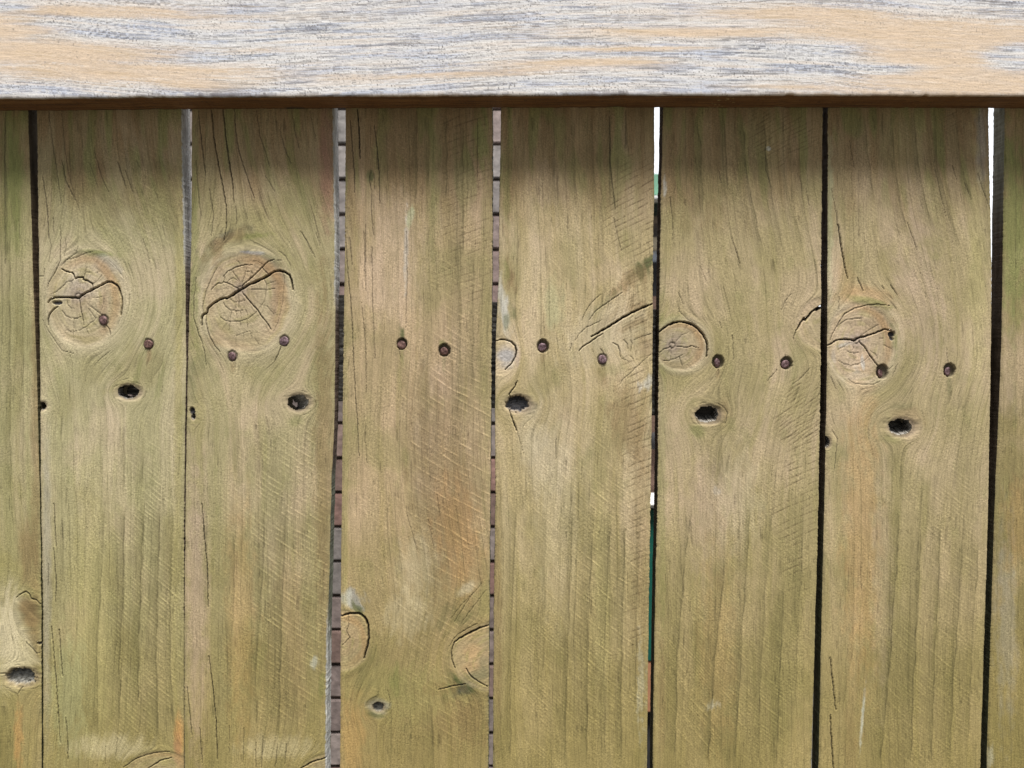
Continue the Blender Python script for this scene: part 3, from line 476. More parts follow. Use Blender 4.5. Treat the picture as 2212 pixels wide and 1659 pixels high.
    wool_m = .45 + .55*ss(-.25, .35, noise(U/70, V/100, sd_+36))
    w1 = noise(U/4.2+V/9, V/3.6-U/11, sd_+37); w2 = noise(U/7.5, V/5.5, sd_+38); w3 = noise(U/2.9+V/12, V/2.4, sd_+39)
    wool = (1-2.2*np.abs(w1))*.5 + w2*.12 + w3*.75
    tone *= 1 + .34*wool*wool_m
    D -= .00018*wool*wool_m + .00008*fine*outk
    # short dark checks along the grain
    for k, (cw, cl, th, wd) in enumerate(((4.2, 75, .52, 1.2), (2.6, 30, .52, .8))):
        v_ = noise(psi/cw, phi/cl, sd_+40+k); gate = ss(-.05, .35, noise(U/60, V/110, sd_+44+k)+.1)
        m = ss(th, th+.16, v_)*outk*gate
        tone *= 1-.30*m; D += .0003*m*wd
    # dark and pale flecks
    sp = noise(U/3.1, V/3.3, sd_+48); tone *= 1-.30*ss(.62, .85, sp); tone *= 1+.22*ss(.6, .85, -sp)
    # summer-wood edges
    for (bb_, cr, st, P) in LW:
        if bb_ != b: continue
        P = pt(cr, P); I = bbox(U, V, P[:, 0].min()-34, P[:, 0].max()+34, P[:, 1].min()-5, P[:, 1].max()+5)
        if not len(I): continue
        o_ = np.argsort(P[:, 1]); uu = np.interp(V[I], P[o_, 1], P[o_, 0]) + 2.5*noise(V[I]/40, V[I]*0+cx_(P), sd_+50) + .8*noise(V[I]/7, U[I]*0, sd_+51)
        x = U[I]-uu; ends = ss(0, 40, V[I]-P[:, 1].min())*ss(0, 40, P[:, 1].max()-V[I])
        g = .55 + .75*noise(V[I]/26, V[I]*0+3.3+P[0, 0], sd_+52)
        soft = np.exp(-np.maximum(-x, 0)/15)*(x < 0) + np.exp(-np.maximum(x, 0)/1.1)*(x >= 0)
        pale = np.exp(-np.maximum(x-1, 0)/9)*(x >= 1)
        core = np.exp(-(x/1.5)**2)*np.clip(g*1.3, 0, 1.2)
        tone[I] *= 1 - ends*min(1.1, st*1.35)*(.25*soft + .25*core - .10*pale)
        col[I] = mix(col[I], COL['olv'], np.clip(ends*st*.30*soft, 0, 1))
        D[I] += .00010*ends*core*st
    # saw marks
    for (bb_, cx, cy, ru, rv, sg, spc, ang, st) in SM:
        if bb_ != b: continue
        I = bbox(U, V, cx-ru*1.2, cx+ru*1.2, cy-rv*1.2, cy+rv*1.2)
        if not len(I): continue
        u_, v_ = U[I], V[I]; st = st if b == 3 else min(1.3, st*1.25)
        e = ell(u_, v_, cx, cy, ru, rv)
        m = ss(1.15, .55, e + .22*noise(u_/50, v_/70, sd_+60))*st*(1-.8*kin[I])
        a = math.radians(ang); curve = (u_-cx)**2/900.*(-1 if sg > 0 else -1)*.6
        s = (v_ - sg*math.tan(a)*(u_-cx) - curve*sg + 2.2*noise(u_/45, v_/45, sd_+61))/spc
        sid = np.floor(s); f = s-sid + .22*noise(sid*.9+.4, u_/60, sd_+64)
        amp = np.clip(.42 + .9*noise(sid*.73+.2, u_/34, sd_+62) + .55*noise(u_/4.5, v_/4.5, sd_+63) + .5*noise(psi[I]/6, phi[I]/80, sd_+65), 0, 1.2)
        lw = 1.7/spc
        line = np.exp(-((f-.5)/lw/.8)**2)*amp
        if sg > 0:
            tone[I] *= 1 + m*(.42*line - .10)
            D[I] -= .00020*line*m
        else:
            tone[I] *= 1 - m*.42*line; col[I] = mix(col[I], COL['brn'], np.clip(m*.45*line, 0, 1))
            D[I] += .00022*line*m
    # knots
    for (_, cx, cy, rx, ry, px_, py_, kind) in knots:
        if kind == 0 or kind == 4: continue
        I = bbox(U, V, cx-rx*1.3, cx+rx*1.3, cy-ry*1.3, cy+ry*1.3)
        I = I[kid[I] == kind]; r_ = rho[I]; a_ = kang[I]; k_ = kin[I]
        if kind in (1, 3):
            col[I] = mix(col[I], (.45,.355,.225), k_*.35)
            ringn = noise(r_*9, a_*1.2, sd_+70)
            col[I] = mix(col[I], COL['olv'], k_*ss(.1, .6, ringn)*.45)
            col[I] = mix(col[I], (.36,.27,.165), k_*ss(.5, .1, r_)*.45)
            col[I] = mix(col[I], (.33,.215,.095), k_*ss(.66, .82, r_+.08*noise(a_*2, r_*3, sd_+79))*ss(1.02, .86, r_)*(.12 + .6*np.clip(np.cos(a_+.5), 0, 1)))
            rad = noise(r_*5, a_*24, sd_+71); rg = np.sin(r_*2*np.pi*11 + 1.5*noise(r_*3, a_*2, sd_+72))
            tone[I] *= 1 + k_*(.12*rad + .03*rg)
            D[I] += .00004*k_*rg
            D[I] -= .0003*ss(.9, 1.05, r_)*ss(1.3, 1.05, r_)
            D[I] += .0002*np.clip(k_, 0, 1)
            # fine drying cracks, rings and spokes
            if kind == 1:
                for (rc, w_) in ((.33, .5), (.52, .8), (.74, .8)):
                    m = np.exp(-((r_-rc-.03*noise(a_*3, a_*0+rc*9, sd_+73))/(.9/rx))**2)*ss(.05, .4, noise(a_*1.1+rc*7, a_*0, sd_+74)+.08)*w_
                    tone[I] *= 1-.30*m; D[I] += .0002*m
                sp_ = np.abs(((a_/(2*np.pi)*17 + .25*noise(r_*4, a_*0, sd_+75)) % 1)-.5)*2*np.pi/17*r_*rx
                gate = ss(.1, .4, noise(np.floor(a_/(2*np.pi)*17)*.7, r_*3.2, sd_+76)+.12)
                m = np.exp(-(sp_/1.0)**2)*gate*ss(.12, .25, r_)*ss(.95, .85, r_)
                tone[I] *= 1-.26*m; D[I] += .0002*m
                pr = np.hypot(U[I]-px_, V[I]-py_)
                m = np.exp(-((pr-6)/1.6)**2); tone[I] *= 1-.4*m; D[I] += .0008*m
                col[I] = mix(col[I], (.26,.21,.15), ss(22, 4, pr)*.55)
        else:
            D[I] += .0004*k_
            tone[I] *= 1 + k_*.25*noise(U[I]/5, V[I]/5, sd_+77)
        m = .6*np.exp(-((r_-1.0)/.022)**2)*ss(.0, .35, noise(a_*1.3, a_*0, sd_+78)+.1)
        tone[I] *= 1-.22*m; D[I] += .0002*m
    # rims round the holes
    for h in [h for h in HO if h[0] == b and len(h) == 5]+[p for p in PI_ if p[0] == b and p[5] > 5]:
        _, cx, cy, rx, ry = h[:5]
        I = bbox(U, V, cx-rx*3, cx+rx*3, cy-ry*3.4, cy+ry*3.4)
        e = ell(U[I], V[I], cx+rx*.12, cy+ry*.1, rx, ry) + .10*noise(U[I]/9, V[I]/9, sd_+80)
        D[I] += .0010*ss(1.5, .95, e)
        col[I] = mix(col[I], (.40,.31,.19), ss(1.6, 1.3, e)*.25)
        col[I] = mix(col[I], (.20,.155,.10), ss(1.32, 1.05, e)*.6)
        m = np.exp(-((e-1.55)/.05)**2)*ss(-.1, .4, noise(U[I]/18, V[I]/18, sd_+81)); tone[I] *= 1-.35*m; D[I] += .0004*m
        rg = np.sin(e*22)*ss(2.6, 1.6, e)*ss(1.0, 1.3, e); tone[I] *= 1+.04*rg
    # pits
    for (bb_, cx, cy, rx, ry, dp) in PI_:
        if bb_ != b: continue
        I = bbox(U, V, cx-rx*1.6, cx+rx*1.6, cy-ry*1.8, cy+ry*1.8)
        u_, v_ = U[I], V[I]
        e = ell(u_, v_, cx, cy, rx, ry) + .22*noise(u_/7, v_/7, sd_+82) + .12*noise(u_/2.5, v_/2.5, sd_+83)
        m = ss(1.08, .8, e); rid = noise(u_/9+v_/16, v_/2.6, sd_+84) + .6*noise(u_/3.4, v_/3, sd_+85)
        low = ss(cy-ry, cy+ry*.6, v_)
        D[I] += m*dp*.001*(1 - .35*low + .20*rid)
        g = .05 + .17*low
        g = g*(1 if rx > 9 else .25)
        gc = np.stack([g*1.02, g, g*.93], 1)*(1+.9*rid)[:, None]
        col[I] = col[I]*(1-m[:, None]) + gc*m[:, None]
    # cracks
    for (bb_, cr, wd, dp, P) in CK:
        if bb_ != b: continue
        P = pt(cr, P); mx = wd*1.5+5
        I = bbox(U, V, P[:, 0].min()-mx, P[:, 0].max()+mx, P[:, 1].min()-mx, P[:, 1].max()+mx)
        if not len(I): continue
        ju = U[I] + 1.0*noise(U[I]/8, V[I]/8, sd_+90); jv = V[I] + 1.0*noise(U[I]/8+40, V[I]/8, sd_+91)
        d, t = seg_dist(ju, jv, P, mx)
        hw = wd*.5*(.35 + .65*np.sin(np.pi*np.clip(t, .03, .97))**.5)*(1+.25*noise(t*14, t*0, sd_+92))
        m = 1-ss(hw*.45, hw+.42, d)
        k = min(1, .16 + .34*wd)
        D[I] += m*dp*.001*(1 if wd > 2.1 else .6)
        col[I] = col[I]*(1-m[:, None]*k) + np.array([.035,.028,.018], np.float32)*(m[:, None]*k)
        if wd > 1.7:   # lips
            lip = np.exp(-((d-hw-1.8)/1.2)**2); D[I] -= .00012*lip; tone[I] *= 1+.06*lip
    # nail seats
    for (bb_, cx, cy, tx, tz, pr) in NAILS:
        if bb_ != b: continue
        I = bbox(U, V, cx-24, cx+24, cy-30, cy+24); u_, v_ = U[I], V[I]
        open_ = 1.0 if pr < 0 else 0.35
        up = 2.6*(-pr) if pr < 0 else .5
        e = np.hypot(u_-cx-(.9 if pr < 0 else 0), np.where(v_ < cy-up, (v_-cy+up)*.9, np.where(v_ > cy, v_-cy, 0)))
        rr = (11.2 if pr > -.8 else 12.3) + 1.3*noise(u_/5, v_/5, sd_+95)
        m = ss(rr+.9, rr-.7, e)
        D[I] += m*(.0038 if pr < 0 else .0008)
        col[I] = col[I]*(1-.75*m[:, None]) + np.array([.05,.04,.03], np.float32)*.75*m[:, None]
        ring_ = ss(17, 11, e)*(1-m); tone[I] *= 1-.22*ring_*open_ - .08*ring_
    g_ = .99*tone[:, None]
    low_ = ss(800, 1650, V + 60*n1)[:, None]      # foot is yellower green-brown; vignetting and dimmer light also put into the colour
    return col*g_*(np.array([1.07, 1.07, 1.24], np.float32)*(1-low_) + np.array([1.03, 1.035, .99], np.float32)*low_) + .004, D, psi, phi

def cx_(P): return float(P[0, 0])*.37

def vlist_to_world(lst, Y):
    v = np.array([a for a, _ in lst], float); u = np.array([c for _, c in lst], float)
    vv = np.arange(v.min(), v.max()+1, 12.)
    uu = np.interp(vv, v, u)
    k = np.ones(9)/9; up = np.convolve(np.pad(uu, 4, 'edge'), k, 'valid')
    x, z = px2w(up, vv, Y); o = np.argsort(z); return z[o], x[o]

fence = thing("wooden_fence", "weathered green-brown board fence with knots and nails, pale horizontal rail along its top", "fence", (0, Y0, 0))
def child_local(o):   # parts are modelled in world coordinates, the thing's base is at the fence foot
    o.matrix_parent_inverse = fence.matrix_basis.inverted()

Z_TOP_DENSE = float(px2w(0, 222, Y0)[1]); Z_BOT_DENSE = float(px2w(0, 1672, Y0)[1]); Z_TOP = float(px2w(0, 60, Y0)[1]); Z_FOOT = 0.04
BLAB = {
 0: "narrow strip of board at the left edge of the photo with a pale patch and a hollow dark knot low down",
 1: "olive board with a cracked round knot and a nail driven into that knot, second from the left",
 2: "green-tinged board with the largest ringed knot, split by a long slanting crack, third from the left",
 3: "orange-brown board with light slanting saw marks and two half knots at its edges low down",
 4: "tan board with a long slanting split at its right edge and a torn cracked knot hole at its left",
 5: "brown board with a round knot at its left edge and a small white spot near its top",
 6: "tan board with a knot crossed by a jagged crack and a thin white scratch near its bottom",
 7: "dark green-brown strip of board at the right edge of the photo",
}
def build_board(b):
    Y = Y0 + DEPTH[b]
    zl, xl = vlist_to_world(EDGE[b][0], Y0); zr, xr = vlist_to_world(EDGE[b][1], Y0)
    st = .00072
    zs = np.concatenate([np.linspace(Z_FOOT, Z_BOT_DENSE, 60)[:-1], np.arange(Z_BOT_DENSE, Z_TOP_DENSE, st), np.linspace(Z_TOP_DENSE, Z_TOP, 12)[1:]])[::-1]
    if b == 0:   s = np.concatenate([np.linspace(0, .76, 24)[:-1], np.linspace(.76, 1, 66)])
    elif b == 7: s = np.concatenate([np.linspace(0, .27, 70), np.linspace(.27, 1, 24)[1:]])
    else:        s = np.linspace(0, 1, 236)
    nr, nc = len(zs), len(s)
    XL = np.interp(zs, zl, xl); XR = np.interp(zs, zr, xr)
    seed = b*17+5
    rough = .00035 + .0005*ss(0, .4, noise(zs*9, zs*0+.5, seed))
    XL = XL + rough*.45*(noise(zs*310, zs*0+.3, seed+1)+noise(zs*790, zs*0+.1, seed+21)) + .0004*noise(zs*45, zs*0, seed+2)
    XR = XR + rough*.45*(noise(zs*310, zs*0+.6, seed+3)+noise(zs*790, zs*0+.4, seed+23)) + .0004*noise(zs*45, zs*0+.2, seed+4)
    X = XL[:, None] + (XR-XL)[:, None]*s[None, :]; Z = np.repeat(zs[:, None], nc, 1)
    xf = X.ravel(); zf = Z.ravel()
    U, V = w2px(xf, zf, Y0); U = U.astype(np.float32); V = V.astype(np.float32)
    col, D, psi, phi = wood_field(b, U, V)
    # worn, slightly rounded arrises
    dl = (xf - np.repeat(XL, nc)); dr = (np.repeat(XR, nc) - xf); de = np.minimum(dl, dr)
    wob = 1+.6*noise(zf*120, dl*0, seed+6)
    D = D + .0010*np.exp(-de/(.0011*wob)) 
    em = np.exp(-de/.0022)*(.12+.4*ss(-.1, .4, noise(zf*40, (dl < dr)*3., seed+7)))
    col = mix(col, (.27,.235,.13), np.clip(em, 0, 1))
    if b in (1, 2):      # silvered, worn right-hand arris
        vm = ss(600, 520, V) if b == 1 else np.maximum(ss(680, 600, V), ss(1280, 1400, V))
        wm = vm*ss(.0017, .0008, dr+.0006*noise(zf*200, zf*0, seed+31))
        gn = (1+.5*noise(xf*2500, zf*60, seed+32)+.3*noise(xf*2500, zf*400, seed+33))
        col = mix(col, (.40,.40,.38), wm); col = np.where((wm > .5)[:, None], col*gn[:, None], col)
        D = D + .0012*np.exp(-dr/.0014)*vm
    # gentle cup and twist of the sawn board
    cup = .0006*((s*2-1)**2)[None, :].repeat(nr, 0).ravel() + .0006*noise(zf*3, zf*0, seed+8)
    y = Y + D + cup - .0006
    front = np.stack([xf, y, zf], 1)
    keep = np.ones((nr-1, nc-1), bool)
    Uc = ((U.reshape(nr, nc)[:-1, :-1] + U.reshape(nr, nc)[1:, 1:])*.5); Vc = ((V.reshape(nr, nc)[:-1, :-1] + V.reshape(nr, nc)[1:, 1:])*.5)
    for h in [h for h in HO if h[0] == b]:
        _, cx, cy, rx, ry = h[:5]; ang = h[5] if len(h) > 5 else 0
        e = ell(Uc, Vc, cx, cy, rx, ry, ang)
        near = e < 2
        nn = np.zeros_like(e); nn[near] = .12*noise(Uc[near]/9, Vc[near]/8, seed+11) + .04*noise(Uc[near]/3.5, Vc[near]/3.2, seed+12)
        keep &= ~((e + nn) < 1)
    allq = grid_quads(nr, nc)[:, ::-1]
    q = [allq[keep.ravel()]]
    co = [front]; cc = [col]; gg = [np.stack([psi, phi, np.full(len(psi), b*37.)], 1)]
    off = len(front)
    # walls of the holes
    idx = np.arange(nr*nc).reshape(nr, nc)
    E = []
    kp = np.pad(keep, 1, constant_values=True)
    hole = ~keep
    ii, jj = np.nonzero(hole)
    for (di, dj, a, c_) in ((-1, 0, (0, 0), (0, 1)), (1, 0, (1, 0), (1, 1)), (0, -1, (0, 0), (1, 0)), (0, 1, (0, 1), (1, 1))):
        m = kp[ii+1+di, jj+1+dj] & (ii+di >= 0) & (ii+di < nr-1) & (jj+dj >= 0) & (jj+dj < nc-1)
        E.append(np.stack([idx[ii[m]+a[0], jj[m]+a[1]], idx[ii[m]+c_[0], jj[m]+c_[1]]], 1))
    E = np.concatenate(E)
    if len(E):
        vs, inv = np.unique(E.ravel(), return_inverse=True); inv = inv.reshape(-1, 2)
        hs = [h for h in HO if h[0] == b]; hc = np.array([[h[1], h[2]] for h in hs], float)
        near_ = np.argmin(np.hypot(U[vs][:, None]-hc[None, :, 0], V[vs][:, None]-hc[None, :, 1]), 1)
        sh = np.array([SHIFT.get(h[1], (0, 0)) for h in hs], float)[near_]*PX
        nd = 12; k0 = off; m_ = len(vs); layers = []
        for k in range(nd):
            f = k/(nd-1); p = front[vs].copy(); p[:, 1] += f*(Y+THICK-p[:, 1]); p[:, 0] += f*sh[:, 0]; p[:, 2] -= f*sh[:, 1]
            jit = .0006*noise(p[:, 0]*330+k*2.1, p[:, 2]*330+k*.7, seed+13)*(f > 0)
            p[:, 0] += jit; p[:, 2] += jit*.7
            layers.append(p)
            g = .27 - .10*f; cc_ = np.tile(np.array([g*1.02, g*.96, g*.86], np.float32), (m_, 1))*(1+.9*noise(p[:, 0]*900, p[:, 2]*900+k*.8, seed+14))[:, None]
            if k == 0: cc_ = np.tile(np.array([.17,.14,.09], np.float32), (m_, 1))
            cc.append(cc_); gg.append(np.stack([psi[vs], phi[vs]+k*9, np.full(m_, 5.)], 1))
        co += layers
        for k in range(nd-1):
            q.append(np.stack([k0+k*m_+inv[:, 0], k0+k*m_+inv[:, 1], k0+(k+1)*m_+inv[:, 1], k0+(k+1)*m_+inv[:, 0]], 1))
        off += nd*m_
    # the two long edges of the board
    for side in (0, 1):
        XE = XL if side == 0 else XR
        nd = 9; fs = np.linspace(0, 1, nd)
        yf = y.reshape(nr, nc)[:, 0 if side == 0 else -1]
        YY = yf[:, None] + fs[None, :]*((Y+THICK)-yf[:, None])
        ZZ = np.repeat(zs[:, None], nd, 1)
        sg = -1 if side == 0 else 1
        bump_ = .00045*fbm(YY*300+side*9, ZZ*90, seed+16, 3)*(fs[None, :] > 0)
        XX = XE[:, None] + sg*(bump_ + .0002*np.sin(fs*np.pi)[None, :])
        p = np.stack([XX.ravel(), YY.ravel(), ZZ.ravel()], 1)
        _, vv = w2px(p[:, 0], p[:, 2], Y0)
        nn = fbm(p[:, 1]*420, p[:, 2]*55, seed+17, 3); n5 = noise(p[:, 1]*900, p[:, 2]*26, seed+18)
        if b in (1, 2) and side == 1:
            split = 560 if b == 1 else 640
            c = np.tile(np.array([.62,.61,.585], np.float32), (len(p), 1))
            c = mix(c, (.16,.11,.08), ss(split-60, split+60, vv+40*nn)*.95)
            if b == 2: c = mix(c, (.20,.25,.18), ss(980, 1040, vv)*.6); c = mix(c, (.60,.60,.57), ss(1330, 1430, vv+60*nn)*.9)
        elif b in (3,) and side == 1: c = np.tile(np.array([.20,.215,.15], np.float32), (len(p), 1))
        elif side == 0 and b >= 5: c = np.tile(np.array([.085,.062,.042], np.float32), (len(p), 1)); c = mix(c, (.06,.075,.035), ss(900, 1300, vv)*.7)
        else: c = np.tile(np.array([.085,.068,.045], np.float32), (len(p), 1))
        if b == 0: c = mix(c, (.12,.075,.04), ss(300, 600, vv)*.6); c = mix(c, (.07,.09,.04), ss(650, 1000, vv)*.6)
        if b == 7 and side == 0: c = mix(c, (.30,.31,.25), ss(560, 300, vv+60*nn)*.9)
        c = c*(1+.5*nn+.35*n5)[:, None]
        co.append(p); cc.append(c); gg.append(np.stack([p[:, 1]*2200, p[:, 2]*2200, np.full(len(p), 9.)], 1))
        q.append(grid_quads(nr, nd, off, flip=(side == 1))); off += nr*nd
    # back, top and foot
    runs = []; prev = None
    for r in range(nr-1):
        row = keep[r]
        if row.all(): cur = ((0, nc-1),)
        else:
            d = np.diff(np.concatenate([[0], row.astype(np.int8), [0]])); cur = tuple(zip(np.nonzero(d == 1)[0].tolist(), np.nonzero(d == -1)[0].tolist()))
        if prev is not None and cur == prev[0] and r-prev[1] < 40: continue
        if prev is not None: runs.append((prev[0], prev[1], r))
        prev = (cur, r)
    runs.append((prev[0], prev[1], nr-1))
    bv = []; bq = []
    for cur, r0, r1 in runs:
        for (c0, c1) in cur:
            k = len(bv)
            for (r, c_) in ((r0, c0), (r1, c0), (r1, c1), (r0, c1)): bv.append((X[r, c_], Y+THICK, zs[r]))
            bq.append((k+off, k+off+1, k+off+2, k+off+3))
    for r in (0, nr-1):
        k = len(bv)
        bv += [(X[r, 0], Y-.0002, zs[r]), (X[r, -1], Y-.0002, zs[r]), (X[r, -1], Y+THICK, zs[r]), (X[r, 0], Y+THICK, zs[r])]
        bq.append((k+off, k+off+1, k+off+2, k+off+3))
    bv = np.array(bv, float); co.append(bv); q.append(np.array(bq)); cc.append(np.tile(np.array([.22,.19,.13], np.float32), (len(bv), 1)))
    gg.append(bv*2200.)
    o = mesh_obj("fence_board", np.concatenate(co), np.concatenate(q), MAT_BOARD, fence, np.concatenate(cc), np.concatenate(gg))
    child_local(o); o['label'] = BLAB[b]
    return o
boards = {b: build_board(b) for b in range(8)}

# ------------------------------------------------------------------ pale rail across the top
def build_top_rail():
    YF, YB = Y0-.0335, Y0-.0008          # front face, back against the boards
    ys_ = [(0,211.5),(400,209.5),(750,208),(1100,205.5),(1450,203.7),(1800,204.6),(2212,207.5)]
    uu = np.linspace(-700, 2900, 200)
    xe, ze = px2w([a for a, _ in ys_], [c for _, c in ys_], YF)
    xs = np.concatenate([np.linspace(-1.6, px2w(-60, 0, YF)[0], 30)[:-1], np.linspace(float(px2w(-60, 0, YF)[0]), float(px2w(2270, 0, YF)[0]), 1750), np.linspace(float(px2w(2270, 0, YF)[0]), 1.6, 30)[1:]])
    pc = np.polyfit(xe, ze, 2); xcl = np.clip(xs, xe[0]-.05, xe[-1]+.05)
    zb = np.polyval(pc, xcl) + .00045*noise(xs*22, xs*0, 301) + .0003*noise(xs*130, xs*0, 302) + .0009*ss(.45, .8, noise(xs*75, xs*0+.4, 303)) + .0002*noise(xs*600, xs*0, 304)
    H = .142; top_px = float(px2w(0, -20, YF)[1])
    # profile round the section: front face from the top down, arris, underside, back, top
    dense = np.linspace(top_px, 0, 2)
    hd = [1.0, .97, .93] + list(np.linspace(.90, .02, 150))
    prof = []
    T = YB-YF; R = .0009
    for h in hd: prof.append((0, h*H, 0))
    for k in range(1, 7):
        a = k/6*math.pi/2; prof.append((R*(1-math.cos(a)), R*(1-math.sin(a)), 1))
    for f in np.linspace(.08, 1, 22): prof.append((R+f*(T-R), 0, 2))
    prof.append((T, H*.5, 3)); prof.append((T, H, 3)); prof.append((T*.5, H, 4)); prof.append((0, H, 4))
    prof = np.array(prof); npf = len(prof); nx = len(xs)
    Yp = YF + prof[:, 0][:, None] + 0*xs[None, :]; Zp = zb[None, :] + prof[:, 1][:, None]; Xp = np.repeat(xs[None, :], npf, 0)
    kind = np.repeat(prof[:, 2][:, None], nx, 1).ravel()
    x, y, z = Xp.ravel(), Yp.ravel().copy(), Zp.ravel().copy()
    u, v = w2px(x, z, YF); n = len(x)
    # grain runs along the rail, tilting a little
    g = v + .055*(u-1106)*ss(0, 600, u)*ss(1700, 900, u) - .05*(u-1650)*ss(1650, 1900, u) + 6*noise(u/420, v/60, 310) + 2.0*noise(u/130, v/30, 311)
    tan_ = np.array([.72,.555,.395], np.float32); wht = np.array([.70,.70,.715], np.float32); blu = np.array([.52,.575,.71], np.float32)
    # islands of unweathered honey-coloured wood
    isl = np.zeros(n)
    for (cx, cy, rx, ry, s_) in ((80,110,330,34,1.1),(260,150,330,26,1.0),(300,20,420,16,.95),(0,60,150,34,1.0),(380,165,160,14,.8),(560,100,120,8,.5),(130,175,300,10,.5),
                              (2050,60,420,46,1.15),(2100,150,330,40,1.1),(1800,30,330,24,.9),(2000,110,260,40,1),(1950,185,330,12,.8),(1480,70,300,13,.9),(1350,105,260,9,.75),(1250,140,230,13,.85),(1180,150,140,10,.7),(900,160,300,8,.7),(1900,200,300,8,.6),
                              (1000,160,220,8,.6),(1650,35,180,12,.6),(860,205,200,6,.5)):
        isl = np.maximum(isl, s_*np.exp(-(((u-cx)/rx)**2 + ((g-cy-.055*(u-1106)*ss(0,600,u)*ss(1700,900,u)*.6)/ry)**2)*1.0))
    for (cx, cy, rx, ry, s_) in ((1890,150,110,12,.9),(2200,120,70,34,1.0),(1720,120,150,26,.9),(170,50,160,7,.7),(420,70,220,22,.9),(520,28,200,8,.6),(60,185,120,10,.5),(500,125,110,9,.7),(10,15,60,8,.8)):
        isl -= s_*np.exp(-(((u-cx)/rx)**2 + ((v-cy)/ry)**2))
    st1 = fbm(u/300, g/6.5, 320, 4); st2 = fbm(u/190, g/2.1, 321, 3); st3 = noise(u/40, g/1.7, 322); st4 = fbm(u/200, g/16, 323, 3)
    honey = .88*ss(.0, .86, isl + .42*st1 + .26*st2 + .12*st3)
    col = np.tile(wht, (n, 1))
    col = mix(col, blu, ss(-.15, .40, st4+.35*st1)*.80)
    col = mix(col, (.72,.62,.53), ss(-.05, .5, -st1)*.55)
    col = mix(col, tan_*1.0, honey)
    col = mix(col, (.74,.62,.50), honey*ss(.0, .5, st4)*.6)
    tone = np.ones(n, np.float32)
    grey = (1-honey)
    dk = ss(.08, .55, st2+.5*st1+.25*st4)*grey
    col = mix(col, (.15,.155,.185), dk*.66)
    col = mix(col, (.20,.20,.22), grey*ss(.22, .5, st3)*ss(-.2, .3, st1)*.65)
    edge_ = np.exp(-((honey-.5)/.28)**2); col = mix(col, (.22,.215,.22), edge_*ss(.1, .5, st2+.3*st3)*.6)
    l5 = noise(u/190, g/1.25, 333) + .5*noise(u/60, g/.9, 334)
    col = mix(col, (.20,.20,.235), grey*ss(.15, .6, l5)*.60*ss(-.5, .2, st4+st1))
    col = mix(col, (.80,.79,.77), grey*ss(.2, .6, -l5)*.6)
    sp = noise(u/3.8, g/1.9, 325); sg_ = ss(-.1, .4, noise(u/90, g/25, 326))
    col = mix(col, (.10,.09,.09), ss(.36, .56, sp)*(.22+.70*grey)*(.45+.55*sg_)*.9)
    col = mix(col, (.12,.10,.09), ss(.60, .74, noise(u/6.5, v/5.5, 327))*.55*ss(-.05, .3, noise(u/70, v/40, 328)))
    tone *= 1 + .06*noise(u/60, g/1.4, 329) + .05*noise(u/25, g/4, 330)
    col = mix(col, (.58,.44,.28), honey*ss(.15, .5, noise(u/160, g/2.2, 331))*.5)
    D = .00014*ss(.1, .6, st2)*grey - .0001*st3*grey + .00010*noise(u/40, g/1.5, 332)
    fr = (kind == 0)
    y[fr] += (D*ss(.96, .90, np.repeat(prof[:, 1]/H, nx)))[fr]
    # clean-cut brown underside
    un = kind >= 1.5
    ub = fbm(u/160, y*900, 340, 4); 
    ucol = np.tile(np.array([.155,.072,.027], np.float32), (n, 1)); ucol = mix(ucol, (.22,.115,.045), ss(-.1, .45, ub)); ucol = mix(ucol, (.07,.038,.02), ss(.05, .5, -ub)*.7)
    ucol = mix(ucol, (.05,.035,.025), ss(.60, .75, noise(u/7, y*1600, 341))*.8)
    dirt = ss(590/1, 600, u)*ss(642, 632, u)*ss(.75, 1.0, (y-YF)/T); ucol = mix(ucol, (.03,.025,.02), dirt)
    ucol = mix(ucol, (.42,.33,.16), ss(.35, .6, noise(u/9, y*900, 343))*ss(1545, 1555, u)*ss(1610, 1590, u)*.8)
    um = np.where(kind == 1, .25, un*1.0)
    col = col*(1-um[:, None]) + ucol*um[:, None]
    z = z + np.where(kind == 2, .0002*noise(u/12, y*700, 344), 0)
    q = grid_quads(npf, nx)
    last = np.arange(nx-1)+(npf-1)*nx; first = np.arange(nx-1)
    q = np.concatenate([q, np.stack([last, last+1, first+1, first], 1)])
    gr = np.stack([u, g, np.zeros(n)], 1); gr[un, 1] = y[un]*2200
    caps = [(k*nx, (k+1)*nx) for k in range(0)]
    o = mesh_obj("top_rail", np.stack([x, y, z], 1), q, MAT_RAIL, fence, col*tone[:, None], gr)
    child_local(o); o['label'] = "pale sun-bleached horizontal rail with blue-grey streaks and honey patches, brown underside"
build_top_rail()

